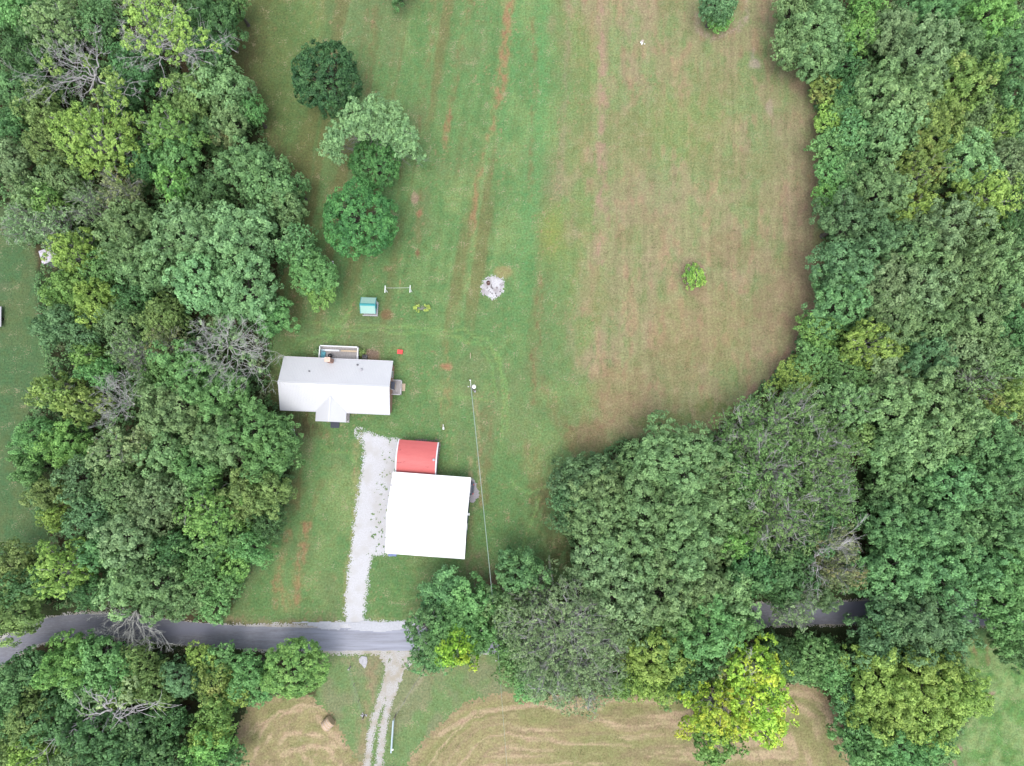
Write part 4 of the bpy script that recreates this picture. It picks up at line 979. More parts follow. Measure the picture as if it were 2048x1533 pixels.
# hay bale
a = G(655.5, 1448, .8); hb_ = empty('round_hay_bale', (a.x, a.y, 0), R_(42)); tag(hb_, 'single round hay bale lying in the left mown hay field', 'hay bale')
m_ = MB(); N = 40; rb = .80; V = []; F = []; rs = random.Random(2)
for k, (x, rr_) in enumerate(((-.72, .0), (-.72, .72), (-.66, .8), (-.3, .82), (.1, .81), (.5, .82), (.66, .8), (.72, .72), (.72, 0))):
    for i in range(N):
        t = 2*math.pi*i/N; r = rr_*(1+rs.uniform(-.02, .02)); V.append((x, r*math.cos(t), max(.0, .78+r*math.sin(t))))
for k in range(8):
    for i in range(N): j = (i+1) % N; F.append((k*N+i, k*N+j, (k+1)*N+j, (k+1)*N+i))
m_.add(V, F); m_.build('bale', M['hay'], hb_)
m_ = MB()
for x in (-.4, 0, .4):
    for i in range(24):
        t0 = math.pi*2*i/24; t1 = math.pi*2*(i+1)/24; m_.tube((x, .83*math.cos(t0), .78+.83*math.sin(t0)), (x, .83*math.cos(t1), .78+.83*math.sin(t1)), .012, n=4, cap=False)
m_.build('twine', M['trim_white'], hb_)
# white junk half hidden at wood edge (limb pile / tank)
p = G(580.5, 868, .8); tk = empty('white_tank', (p.x, p.y, 0), R_(70)); tag(tk, 'white rounded tank mostly hidden under the tree southwest of the house', 'tank')
m_ = MB(); pr_ = [(0, -.95), (.25, -.92), (.42, -.75), (.45, -.4), (.45, .4), (.42, .75), (.25, .92), (0, .95)]; V = []; F = []; N = 20
for r, x in pr_:
    for i in range(N): t = 2*math.pi*i/N; V.append((x, r*math.cos(t), .7+r*math.sin(t)))
for k in range(len(pr_)-1):
    for i in range(N): j = (i+1) % N; F.append((k*N+i, k*N+j, (k+1)*N+j, (k+1)*N+i))
m_.add(V, F); m_.build('vessel', M['whitegear'], tk, smooth=True)
for x in (-.5, .5): m_ = MB(); m_.box((x, 0, .14), (.15, .6, .28)); m_.build('foot', M['stone'], tk)
m_ = MB(); m_.lathe([(.12, 0), (.12, .12), (0, .16)], (0, 0, 1.14), 12); m_.build('valve_cover', M['stone'], tk)
# grey post inside the field sapling
p = G(1400, 544, 1.4); m_ = MB(); m_.tube((0, 0, 0), (0, 0, 1.4), .2, .2, 16); tag(m_.build('field_post', M['stone'], None, (p.x, p.y, 0)), 'pale round post poking out of the lone shrub in the straw field', 'post')

# ------------------------------------------------------------------ trees
def unit(v): return v/np.maximum(np.linalg.norm(v, axis=-1, keepdims=True), 1e-9)
PK = {  # tuft radius, leaf size, leaves per tuft, lobe factor, squash, keep, lobe size
 'oak':   dict(tr=.56, ls=.235, k=46, nl=1.0, sq=.82, keep=.97, lr=(.24, .36), dn=.62),
 'dense': dict(tr=.46, ls=.21, k=38, nl=1.5, sq=.86, keep=.99, lr=(.24, .32), dn=.8),
 'soft':  dict(tr=.36, ls=.20, k=16, nl=1.2, sq=.82, keep=.93, lr=(.22, .34), dn=.75),
 'star':  dict(tr=.50, ls=.25, k=30, nl=1.0, sq=.75, keep=.82, lr=(.20, .34), dn=.60),
 'twig':  dict(tr=.44, ls=.19, k=15, nl=1.6, sq=.80, keep=.82, lr=(.18, .30), dn=.85),
 'shrub': dict(tr=.30, ls=.19, k=16, nl=1.0, sq=.85, keep=.95, lr=(.30, .42), dn=.75),
 'cedar': dict(tr=.34, ls=.17, k=22, nl=1.5, sq=1.1, keep=.95, lr=(.14, .22), dn=.7),
}
def leaves(rng, pos, nrm, tr, ls, k, tv):
    n = len(pos)
    u = unit(rng.normal(size=(n, k, 3))+nrm[:, None, :]*.85)
    p = pos[:, None, :]+u*(tr*rng.uniform(.45, 1.0, (n, k, 1))*rng.uniform(.6, 1.3, (n, 1, 1)))
    nn = unit(u*.8+nrm[:, None, :]*.4+np.array([0, 0, .5])+rng.normal(size=(n, k, 3))*.45)
    p = p.reshape(-1, 3); nn = nn.reshape(-1, 3); m = len(p)
    t = unit(np.cross(nn, rng.normal(size=(m, 3)))); b = np.cross(nn, t)
    s = ls*rng.uniform(.65, 1.3, (m, 1))*.5
    V = np.empty((m, 4, 3)); V[:, 0] = p-t*s*1.3; V[:, 1] = p+b*s*.8-t*s*.1; V[:, 2] = p+t*s*1.3; V[:, 3] = p-b*s*.8-t*s*.1
    V[:, 0] -= nn*s*.25; V[:, 2] -= nn*s*.25
    val = np.clip(np.repeat(tv, k)*.45+rng.uniform(0, 1, m)*.55, 0, 1)
    return V.reshape(-1, 3), val
def crown(kind, R, seed):
    q = PK[kind]; rng = np.random.default_rng(seed)
    nl = int(max(6, (9+R*2.6)*q['nl'])); cs = []
    ga = math.pi*(3-math.sqrt(5))
    for i in range(nl):
        z = 1-(i+.5)/nl*1.42; r = math.sqrt(max(0, 1-z*z)); th = i*ga+rng.uniform(-.5, .5)
        d = np.array([r*math.cos(th), r*math.sin(th), z])+rng.normal(size=3)*.08
        lr = R*rng.uniform(*q['lr'])*(1.12 if R < 3 else 1)
        cs.append((d*(R*rng.choice([rng.uniform(.5, .9), rng.uniform(.85, 1.12)])-lr*.45), lr))
    if kind == 'dense': cs = [(c/max(np.linalg.norm(c), .1)*R*rng.uniform(.58, .72), lr) for c, lr in cs]
    if kind != 'twig': cs.append((np.array([0, 0, R*.04]), R*(.74 if kind == 'dense' else .66)))
    if kind == 'cedar':   # stiff conical top
        cs = [(np.array([c[0]*(1.05-.35*(c[2]/R+.4)), c[1]*(1.05-.35*(c[2]/R+.4)), c[2]]), r) for c, r in cs]
    P_, N_ = [], []
    C0 = np.array([c for c, _ in cs]); R0 = np.array([r for _, r in cs])
    for i, (c, lr) in enumerate(cs):
        n = int(4*math.pi*lr*lr*q['dn']/(math.pi*q['tr']**2)*1.15)+3
        d = unit(rng.normal(size=(n*3, 3)))
        # even out the tufts so that each reads as one
        keep = []
        for v in d:
            if len(keep) >= n: break
            if all(np.dot(v, w_) < math.cos(min(1.1, .88*q['tr']/lr)) for w_ in keep): keep.append(v)
        d = np.array(keep)
        p = c+d*lr*rng.uniform(.86, 1.1, (len(d), 1))
        dist = np.linalg.norm(p[:, None, :]-C0[None], axis=2)/R0[None]; dist[:, i] = 9
        k = (dist.min(1) > .80)
        out = unit(p*np.array([1, 1, 1.2]))
        low = (d[:, 2] < -.25)
        k &= ~(low & (rng.uniform(size=len(d)) > .3)) & (rng.uniform(size=len(d)) < q['keep']) & (p[:, 2] > -R*.55)
        P_.append(p[k]); N_.append(unit(d[k]*.7+out[k]*.5))
    if kind != 'twig':     # inner foliage that closes the crown over its limbs
        m = int(2.0*(.66*R)**2/q['tr']**2*(1.0 if kind != 'star' else .7)); d = unit(rng.normal(size=(m, 3))); d[:, 2] = np.abs(d[:, 2])*1.0-.12; d = unit(d)
        P_.append(d*R*rng.uniform(.44, .74, (m, 1))); N_.append(d)
    P_ = np.concatenate(P_); N_ = np.concatenate(N_); P_[:, 2] *= q['sq']
    tv = rng.uniform(0, 1, len(P_))
    V, val = leaves(rng, P_, N_, q['tr'], q['ls'], q['k'], tv)
    F = np.arange(len(V)).reshape(-1, 4)
    me = quadmesh('crown', V, F, LM['mg'], val)
    return me, [(c*np.array([1, 1, q['sq']]), r) for c, r in cs]
def limb(mb, a, b, r0, r1, rng, seg=4, wob=.12, n=6):
    a = Vector(a); b = Vector(b); L_ = (b-a).length; prev = a; pts = [a]
    for i in range(1, seg+1):
        t = i/seg; p = a.lerp(b, t)
        if i < seg: p += Vector((rng.uniform(-1, 1), rng.uniform(-1, 1), rng.uniform(-.5, 1)))*L_*wob*math.sin(math.pi*t)
        mb.tube(prev, p, r0+(r1-r0)*(i-1)/seg, r0+(r1-r0)*t, n, cap=(i == seg)); prev = p; pts.append(p)
    return pts
def branches(lobes, R, seed, twigs, bark):
    """limbs from the fork at the bottom of the crown out into every lobe, in crown space"""
    rng = random.Random(seed); mb = MB(); base = Vector((0, 0, -R*.62))
    for c, lr in lobes:
        c = Vector(c); k = .055 if twigs else .04
        if c.length < R*.15: continue
        pts = limb(mb, base+Vector((0, 0, rng.uniform(0, R*.5))), c, R*.030, R*.010, rng, 4, n=5)
        if twigs:
            for j in range(twigs):
                s_ = pts[rng.choice((2, 3, 4))]; d = Vector((rng.gauss(0, 1), rng.gauss(0, 1), rng.gauss(.4, .7))).normalized()
                e = c+d*lr*rng.uniform(.85, 1.3); pt = limb(mb, s_, e, R*.008, .02, rng, 3, n=3)
                for _ in range(2):
                    d2 = (d+Vector((rng.gauss(0, .7), rng.gauss(0, .7), rng.gauss(0, .5)))).normalized(); limb(mb, pt[rng.choice((1, 2))], pt[3]+d2*lr*.4, .018, .012, rng, 2, n=3)
    me = bpy.data.meshes.new('branches'); me.from_pydata(mb.v, [], mb.f); me.materials.append(bark); return me
def trunkmesh():
    rng = random.Random(1); mb = MB(); mb.tube((0, 0, -.02), (0, 0, .06), 1.5, 1.05, 10); limb(mb, (0, 0, .06), (0, 0, 1), 1.05, .35, rng, 5, .012, 10)
    me = bpy.data.meshes.new('trunk'); me.from_pydata(mb.v, [], mb.f); me.materials.append(M['bark']); return me
TRUNK = trunkmesh()
SIZES = {'dense': (3.4, 5.2), 'oak': (3.2, 4.8, 6.6, 8.8), 'soft': (2.6, 4.2, 6.0), 'star': (2.6, 4.4, 6.2), 'twig': (3.0, 5.0, 7.6), 'shrub': (1.1, 2.0), 'cedar': (3.0,)}
NV = {'dense': 2, 'oak': 3, 'soft': 2, 'star': 2, 'twig': 2, 'shrub': 2, 'cedar': 1}
LIB = {}
sd_ = 100
for k, ss in SIZES.items():
    for R in ss:
        for v in range(NV[k]):
            sd_ += 1; c, lb = crown(k, R, sd_)
            tw = {'twig': 6, 'star': 1}.get(k, 0)
            LIB[(k, R, v)] = (c, branches(lb, R, sd_, tw, M['twigbark'] if k == 'twig' else (M['palebark'] if k == 'star' else M['bark'])))
NAMES = {'oak': 'broadleaf_tree', 'dense': 'broadleaf_tree', 'soft': 'broadleaf_tree', 'star': 'broadleaf_tree', 'twig': 'thinning_tree', 'shrub': 'shrub', 'cedar': 'cedar_tree'}
trng = random.Random(77); cnt = {}
LIMBPAL = {'palebark'}
def tree(x, y, r, h, kind, col, label, group, grow=1.0, rz=None, sx=1.0, sy=1.0, bark=None, low=0.0):
    cat = 'shrub' if kind == 'shrub' else 'tree'
    Rw = r*MPP*(H-h*.7)/H*grow
    R = min(SIZES[kind], key=lambda q: abs(q-Rw)); i = cnt.get((kind, R), 0); cnt[(kind, R)] = i+1
    cme, bme = LIB[(kind, R, i % NV[kind])]
    if kind != 'shrub' and not label.startswith('bright yellow crown'): h = min(h, 1.55*Rw+4.6)
    sq = PK[kind]['sq']; s = Rw/R
    zs = 1.0
    if kind == 'shrub': zc = max(Rw*.3, h-Rw*sq)
    elif kind == 'cedar': zc = max(h-Rw*sq*.95, Rw*.45)
    else:
        zc = h*.60; zs = (h-zc)/(Rw*sq*.97)
    p = G(x, y, zc+Rw*sq*zs*.30)
    t = empty(NAMES[kind], (p.x, p.y, 0), trng.uniform(0, 6.28) if rz is None else rz)
    tag(t, label, cat, group)
    if low: t.location.z = 0
    c = link('crown', cme, t, (0, 0, zc)); c.scale = (s*sx, s*sy, s*zs)
    c.material_slots[0].link = 'OBJECT'; c.material_slots[0].material = LM[col]
    b = link('branches', bme, t, (0, 0, zc)); b.scale = (s*sx, s*sy, s*zs)
    tr = max(.05, .032*h) if kind != 'shrub' else .04
    k = link('trunk', TRUNK, t); k.scale = (tr, tr, max(.4, zc-Rw*.35) if kind != 'shrub' else max(.2, zc))
    if bark:
        for o_ in (b, k): o_.material_slots[0].link = 'OBJECT'; o_.material_slots[0].material = M[bark]
    return t

LW = 'trees of the left wood'; BLW = 'trees south of the road, left'; RW_ = 'trees of the right wood'; RS = 'trees of the wood along the road, right'; LN = 'trees on the lawn'; SHB = 'shrubs along the field edge'
T = [
 # x, y, r, h, kind, colour, label, group
 (30, 20, 50, 15, 'oak', 'mg', 'green tree filling the extreme upper left picture corner', LW),
 (105, 45, 66, 17, 'star', 'lg', 'light green tree at the top edge, second from the left corner', LW),
 (190, 40, 48, 15, 'soft', 'bg', 'blue-green tree at the top edge left of the yellow one with white limbs', LW),
 (40, 105, 46, 14, 'oak', 'dg', 'dark tree by the left edge above the pale dead one', LW),
 (15, 175, 42, 14, 'oak', 'bg', 'blue-green crown at the left edge beside the pale dead tree', LW),
 (70, 175, 36, 11, 'soft', 'dg', 'low dark crown under the pale dead limbs, upper left', LW),
 (262, 140, 48, 13, 'oak', 'dg', 'dark crown between the pale dead tree and the yellow-green limbed tree', LW),
 (250, 190, 34, 11, 'soft', 'dg', 'small dark crown below the pale dead tree, above the lime green one', LW),
 (430, 40, 56, 15, 'oak', 'dg', 'dark green tree at the top edge next to the lawn', LW),
 (398, 20, 36, 15, 'soft', 'dg', 'dark narrow crown at the top edge right of the yellow limbed tree', LW),
 (468, 6, 30, 13, 'soft', 'mg', 'mid green crown touching the top edge where the lawn begins', LW),
 (415, 100, 36, 10, 'shrub', 'dg', 'dark bushy edge growth by the lawn, upper left', LW),
 (390, 190, 52, 15, 'oak', 'ol', 'olive green crown, left half of the broad one beside the upper lawn', LW),
 (448, 175, 52, 15, 'oak', 'dl', 'dull green broad crown beside the upper lawn', LW),
 (455, 235, 44, 13, 'oak', 'dl', 'dull green crown just below the broad one at the upper lawn edge', LW),
 (505, 222, 26, 9, 'soft', 'mg', 'small green crown jutting onto the lawn at the upper left wood edge', LW),
 (82, 225, 42, 15, 'soft', 'ol', 'soft olive crown left of the lime green tree', LW),
 (196, 275, 76, 17, 'star', 'yg', 'lime green star-shaped tree in the middle of the upper left wood', LW),
 (338, 262, 56, 16, 'star', 'br', 'bright green crown right of the lime green tree', LW),
 (352, 310, 44, 14, 'oak', 'mg', 'mid green crown just below the bright green one, upper left wood', LW),
 (90, 300, 50, 15, 'soft', 'ol', 'pale olive feathery crown near the left edge', LW),
 (20, 250, 32, 13, 'oak', 'bg', 'blue-green crown at the left edge above the pale olive pair', LW),
 (18, 320, 36, 13, 'oak', 'gr', 'grey-green crown at the left edge level with the pale olive tree', LW),
 (118, 355, 42, 14, 'soft', 'dl', 'dull crown south of the pale olive pair, left wood', LW),
 (55, 398, 44, 14, 'star', 'lg', 'light yellowish-green crown beside the brown ground at the left edge', LW),
 (100, 410, 36, 13, 'star', 'br', 'bright crown second from the left edge above the old shed', LW),
 (48, 450, 44, 11, 'twig', 'gr', 'grey thin-leaved tree just above the rusty white shed roof', LW),
 (110, 455, 46, 13, 'twig', 'gr', 'grey thin-leaved tree right of the one above the old shed', LW),
 (180, 410, 46, 14, 'twig', 'gr', 'brownish-grey sparse crown below the lime green tree', LW),
 (245, 385, 48, 14, 'twig', 'bn', 'brownish sparse crown between the lime green and the large blue-green trees', LW),
 (345, 368, 40, 14, 'star', 'br', 'bright green crown north of the largest left-wood tree', LW),
 (290, 330, 34, 13, 'oak', 'dg', 'dark crown between the lime green and bright green trees', LW),
 (412, 265, 32, 12, 'oak', 'dg', 'dark crown south of the olive broad one', LW),
 (452, 275, 24, 11, 'star', 'bn', 'small yellow-brown crown just above the blue-green tree by the lawn', LW),
 (488, 330, 58, 16, 'oak', 'bg', 'blue-green crown on the left wood edge level with the grey locust', LW),
 (528, 365, 54, 15, 'oak', 'bg', 'blue-green crown bulging onto the lawn left of the dense round lawn tree', LW),
 (572, 410, 40, 12, 'oak', 'dl', 'dull green crown at the wood edge just left of the lowest lawn tree', LW),
 (590, 375, 24, 9, 'soft', 'bg', 'low blue-green crown tip reaching right onto the lawn', LW),
 (420, 385, 40, 12, 'oak', 'dg', 'dark crown just north of the largest left-wood tree', LW),
 (525, 425, 36, 12, 'soft', 'dg', 'dark crown between the wood-edge blue-green tree and the largest tree', LW),
 (375, 465, 72, 18, 'oak', 'pg', 'upper left lobe of the biggest pale blue-green crown in the left wood', LW),
 (470, 470, 78, 19, 'oak', 'pg', 'huge pale blue-green crown, largest of the left wood', LW),
 (395, 565, 66, 18, 'oak', 'pg', 'pale blue-green crown just southwest of the huge one', LW),
 (490, 580, 72, 17, 'oak', 'pg', 'pale blue-green crown just southeast of the huge one', LW),
 (548, 635, 36, 13, 'oak', 'mg', 'mid green crown above the rear left corner of the house', LW),
 (622, 545, 46, 11, 'dense', 'mg', 'green round crown reaching onto the lawn left of the little green-roofed shed', LW),
 (600, 505, 38, 11, 'soft', 'bg', 'blue-green crown at the wood edge above the one nearest the little shed', LW),
 (640, 585, 28, 7, 'shrub', 'br', 'bright green bush at the wood edge nearest the little green-roofed shed', LW),
 (250, 440, 48, 15, 'oak', 'dl', 'dull green crown left of the huge blue-green one', LW),
 (255, 510, 50, 15, 'soft', 'dl', 'dull green crown between the yellow-green tree by the old shed and the huge one', LW),
 (300, 545, 46, 15, 'oak', 'dl', 'dull green crown touching the lower left of the huge tree', LW),
 (140, 505, 52, 16, 'star', 'yg', 'yellow-green crown immediately right of the rusty shed roof', LW),
 (120, 575, 50, 15, 'oak', 'br', 'bright green crown just below the rusty shed roof', LW),
 (175, 600, 50, 14, 'oak', 'yg', 'yellow-green crown southeast of the rusty shed', LW),
 (205, 540, 34, 13, 'soft', 'mg', 'green crown behind the yellow-green one by the old shed', LW),
 (265, 605, 36, 12, 'soft', 'dg', 'dark low crown in the middle of the left wood', LW),
 (105, 650, 44, 14, 'oak', 'bb', 'blue-grey crown at the neighbour lawn edge', LW),
 (155, 665, 44, 14, 'soft', 'bb', 'blue-grey crown second from the neighbour lawn', LW),
 (240, 645, 50, 15, 'soft', 'dl', 'dull pale crown left of the bare twiggy tree', LW),
 (320, 640, 48, 14, 'soft', 'ol', 'olive brown-tinged crown left of the bare twiggy tree', LW),
 (335, 692, 42, 12, 'twig', 'bn', 'brown-tinged sparse crown touching the bare twiggy tree', LW),
 (262, 700, 46, 14, 'twig', 'dl', 'dull sparse crown between the brown-tinged tree and the grey dead twigs', LW),
 (160, 710, 40, 13, 'star', 'br', 'bright green crown above the yellow-orange pair', LW),
 (205, 745, 34, 12, 'soft', 'mg', 'mid green crown just above the small dead grey tree', LW),
 (315, 740, 34, 11, 'oak', 'mg', 'small green crown between dead twigs and the broad crown left of the house', LW),
 (105, 790, 46, 14, 'star', 'yo', 'yellow-orange tinged crown at the neighbour lawn edge', LW),
 (160, 810, 46, 14, 'star', 'yo', 'yellow-orange tinged crown second from the neighbour lawn', LW),
 (55, 870, 44, 14, 'oak', 'mg', 'green crown farthest left against the neighbour lawn', LW),
 (115, 890, 48, 14, 'oak', 'br', 'bright green crown below the yellow-orange pair', LW),
 (45, 935, 36, 12, 'oak', 'mg', 'low green crown bulging onto the neighbour lawn', LW),
 (85, 985, 40, 12, 'oak', 'ol', 'olive yellow crown at the neighbour lawn edge, lower left', LW),
 (100, 1035, 30, 10, 'soft', 'yg', 'small yellow-green crown at the lower end of the neighbour lawn', LW),
 (365, 740, 54, 16, 'oak', 'mg', 'mid green crown left of the house, south of the bare twiggy tree', LW),
 (420, 790, 56, 16, 'oak', 'mg', 'green crown two trees left of the house front corner', LW),
 (345, 815, 62, 17, 'oak', 'dl', 'dull green broad crown in the heart of the lower left wood', LW),
 (462, 775, 36, 10, 'oak', 'mg', 'green crown under the lower right of the bare twiggy tree', LW),
 (505, 860, 56, 14, 'oak', 'mg', 'green crown left of the white tank', LW),
 (562, 870, 38, 10, 'oak', 'mg', 'green crown half covering the white tank below the house', LW),
 (540, 915, 46, 13, 'oak', 'mg', 'green crown directly below the white tank', LW),
 (440, 880, 58, 15, 'oak', 'dl', 'dull green crown west of the ones around the white tank', LW),
 (228, 900, 48, 15, 'star', 'pa', 'pale crown dotted with reddish seed clusters, lower left wood', LW),
 (285, 880, 36, 14, 'star', 'pa', 'smaller pale crown with a few reddish leaves right of the larger one', LW),
 (328, 905, 50, 15, 'oak', 'dl', 'dull green crown right of the pale reddish one', LW),
 (390, 940, 46, 14, 'oak', 'mg', 'mid green crown in the gap above the glossy green tree', LW),
 (150, 960, 46, 14, 'soft', 'bb', 'dark blue-grey crown, upper of two in the lower left wood', LW),
 (165, 1030, 50, 14, 'soft', 'bb', 'dark blue-grey crown, lower of two in the lower left wood', LW),
 (238, 985, 52, 16, 'soft', 'dl', 'dull grey-green crown right of the dark blue-grey pair', LW),
 (300, 1010, 54, 16, 'soft', 'gr', 'grey-green soft crown in the middle of the lower left wood', LW),
 (350, 985, 40, 14, 'soft', 'gr', 'grey-green crown with a pale limb left of the glossy tree', LW),
 (245, 1080, 58, 16, 'oak', 'gr', 'grey-green rounded crown above the dead tree over the road', LW),
 (195, 1100, 36, 12, 'oak', 'bg', 'blue-green crown right of the lime yellow bush tree by the road', LW),
 (420, 1040, 58, 14, 'star', 'br', 'bright glossy green crown left of the dark olive one', LW),
 (452, 1078, 38, 12, 'oak', 'mg', 'mid green crown below the glossy one', LW),
 (490, 995, 44, 13, 'oak', 'ol', 'dark olive crown at the front lawn edge, left of two', LW),
 (540, 990, 40, 12, 'oak', 'ol', 'dark olive crown bulging onto the front lawn', LW),
 (535, 1045, 34, 10, 'soft', 'dg', 'dark green crown just below the dark olive pair', LW),
 (500, 1095, 36, 10, 'soft', 'mg', 'green crown on the front lawn edge halfway down to the road', LW),
 (405, 1120, 44, 12, 'soft', 'mg', 'green crown between the glossy tree and the roadside', LW),
 (345, 1100, 36, 11, 'soft', 'dg', 'dark low crown in the shade left of the glossy tree', LW),
 (250, 1165, 54, 15, 'oak', 'lg', 'pale olive crown at the roadside behind the dead tree', LW),
 (318, 1180, 58, 15, 'oak', 'dl', 'pale dull crown at the roadside right of the dead tree', LW),
 (385, 1190, 38, 11, 'soft', 'dl', 'dull green crown at the roadside, second from the front lawn', LW),
 (440, 1165, 40, 10, 'soft', 'mg', 'green leafy crown at the roadside corner of the front lawn', LW),
 (425, 1215, 28, 6, 'shrub', 'mg', 'low green bush at the road edge where the front lawn starts', LW),
 (465, 1135, 32, 8, 'shrub', 'br', 'brighter bush at the front lawn edge above the roadside corner', LW),
 (122, 1145, 50, 12, 'star', 'yg', 'lime yellow feathery tree by the road, lower left', LW),
 (25, 1130, 40, 11, 'soft', 'ol', 'olive crown at the left edge below the neighbour lawn', LW),
 (50, 1175, 42, 11, 'soft', 'dg', 'dark crown between the lime yellow tree and the left edge', LW),
 (25, 1225, 50, 12, 'oak', 'ol', 'dark olive crown overhanging the road at the left edge', LW),
 (180, 1185, 30, 8, 'soft', 'dg', 'low dark crown at the road between the lime tree and pale olive tree', LW),
 # below the road, left
 (22, 1370, 40, 10, 'oak', 'bg', 'blue-green bush tree below the road at the left edge', BLW),
 (60, 1335, 34, 8, 'shrub', 'dg', 'dark bush against the road bend, lower left', BLW),
 (135, 1335, 54, 14, 'oak', 'br', 'light green rounded crown below the road, lower left', BLW),
 (185, 1320, 46, 13, 'oak', 'mg', 'mid green crown just below the road near the dead tree', BLW),
 (170, 1375, 42, 12, 'oak', 'lg', 'light green crown above the broken dead limbs', BLW),
 (235, 1345, 40, 11, 'soft', 'mg', 'green crown under the tips of the dead tree over the road', BLW),
 (280, 1330, 34, 10, 'soft', 'ol', 'olive crown left of the blue-green cedar', BLW),
 (305, 1375, 34, 9, 'soft', 'ol', 'small olive crown touching the cedar from the lower left', BLW),
 (240, 1390, 32, 12, 'star', 'yo', 'small crown with an orange patch above the broken dead limbs', BLW),
 (356, 1362, 38, 9, 'cedar', 'bb', 'silvery blue-green cedar south of the road', BLW),
 (425, 1365, 34, 8, 'soft', 'yo', 'yellowish crown right of the blue-green cedar', BLW),
 (400, 1320, 28, 6, 'shrub', 'yg', 'yellow-green bush by the road above the cedar', BLW),
 (440, 1325, 30, 6, 'shrub', 'mg', 'green bush by the road, upper right of the cedar', BLW),
 (496, 1345, 34, 8, 'soft', 'mg', 'mid green crown immediately left of the bright round roadside tree', BLW),
 (585, 1340, 60, 9, 'dense', 'br', 'bright green round tree just below the road west of the farm track', BLW),
 (60, 1440, 52, 13, 'soft', 'ol', 'dull olive crown left of the broken dead limbs', BLW),
 (20, 1430, 38, 12, 'soft', 'bg', 'blue-green crown at the left edge above the corner', BLW),
 (130, 1445, 48, 13, 'oak', 'dg', 'dark green crown beneath the left broken dead limbs', BLW),
 (20, 1490, 36, 11, 'soft', 'ol', 'olive crown at the lower left edge', BLW),
 (60, 1515, 46, 13, 'star', 'yg', 'yellow-green crown in the lower left picture corner', BLW),
 (205, 1490, 56, 13, 'oak', 'dg', 'dark green crown directly below the broken dead tree', BLW),
 (280, 1480, 50, 12, 'oak', 'dg', 'dark green crown right of the one below the dead tree', BLW),
 (335, 1450, 34, 10, 'soft', 'dg', 'dark crown beside the small clearing, lower left', BLW),
 (140, 1525, 46, 12, 'oak', 'dl', 'dull green crown at the bottom edge, second from the left corner', BLW),
 (265, 1535, 52, 12, 'oak', 'dg', 'dark green crown cut by the bottom edge left of centre', BLW),
 (345, 1520, 40, 9, 'soft', 'dg', 'dark low crown at the bottom edge beside the clearing', BLW),
 (430, 1425, 34, 8, 'soft', 'br', 'bright green crown between the yellowish one and the hay field', BLW),
 (425, 1470, 32, 8, 'star', 'yg', 'crown with a yellow patch at the hay field edge', BLW),
 (415, 1505, 40, 9, 'oak', 'br', 'bright green crown at the bottom edge beside the hay field', BLW),
 (455, 1525, 30, 7, 'soft', 'bg', 'blue-green low crown at the bottom edge next to the hay field', BLW),
 (465, 1385, 26, 5, 'shrub', 'yg', 'yellow-green bush above the left hay field', BLW),
 (520, 1385, 24, 4, 'shrub', 'mg', 'green bush between the round roadside tree and the hay field', BLW),
 # lawn trees
 (652, 148, 80, 11, 'dense', 'dk', 'dark round dense tree alone on the upper lawn', LN),
 (718, 435, 84, 11, 'dense', 'dm', 'dense dark green round tree, lowest of the lawn trees', LN),
 (748, 326, 58, 8, 'dense', 'dm', 'dark green rounded tree in front of the grey-limbed locust', LN),
 (798, -24, 32, 6, 'oak', 'dg', 'dark crown just cut by the top edge above the lawn', LN),
 (1438, 2, 42, 9, 'dense', 'bb', 'blue-green tree at the top edge of the straw field', LN),
 (1440, 40, 24, 3.6, 'shrub', 'br', 'bright green bush at the foot of the blue-green tree in the field', LN),
 # trees by the road right of the drive
 (890, 1198, 46, 8, 'oak', 'bg', 'blue-green crown just below the big white barn', RS),
 (855, 1256, 48, 10, 'star', 'bg', 'blue-green crown overhanging the road right of the driveway', RS),
 (935, 1222, 48, 9, 'oak', 'mg', 'green crown between the barn and the yellowing tree', RS),
 (908, 1275, 52, 11, 'dense', 'mg', 'green round crown around the bright yellow one over the road', RS),
 (912, 1298, 36, 14.5, 'star', 'yt', 'bright yellow crown overhanging the road just right of the farm track', RS),
 (955, 1275, 36, 9, 'oak', 'mg', 'green crown right of the bright yellow one at the road', RS),
 (865, 1315, 34, 8, 'soft', 'bg', 'low blue-green crown on the south road edge beside the track', RS),
 (1040, 1150, 46, 11, 'oak', 'bg', 'blue-green crown right of the overhead wire, north of the road', RS),
 (1015, 1215, 36, 11, 'star', 'lg', 'light green crown beside the overhead wire above the road', RS),
 (1070, 1205, 46, 13, 'twig', 'gr', 'grey-green thin crown upper left of the big twiggy one', RS),
 (1130, 1270, 92, 16, 'twig', 'gr', 'large grey twiggy thin-leaved crown over the road right of centre', RS),
 (1095, 1335, 62, 13, 'twig', 'gr', 'grey twiggy crown at the hay field edge, left of two', RS),
 (1170, 1345, 60, 13, 'twig', 'gr', 'grey twiggy crown at the hay field edge, right of two', RS),
 (1030, 1310, 40, 9, 'soft', 'mg', 'green crown around the second pole south of the road', RS),
 (1060, 1370, 30, 5, 'shrub', 'mg', 'low green bush at the top left corner of the right hay field', RS),
 (1245, 1378, 22, 3.5, 'shrub', 'br', 'bright green bush on the hay field edge left of the yellow-green tree', RS),
 (1215, 1260, 46, 12, 'twig', 'gr', 'grey twiggy crown right of the large one, hiding the road', RS),
 (1040, 1255, 40, 11, 'twig', 'gr', 'thin grey-green crown between the wire and the big twiggy tree, over the road', RS),
 (1350, 1262, 48, 12, 'oak', 'mg', 'green crown over the road between the yellow-green and light green trees', RS),
 # the big round oaks
 (1345, 920, 78, 16, 'oak', 'dl', 'topmost dull green broccoli-like crown poking into the straw field', RS),
 (1275, 930, 44, 15, 'oak', 'dl', 'smaller dull crown on the upper left of the broccoli-like group', RS),
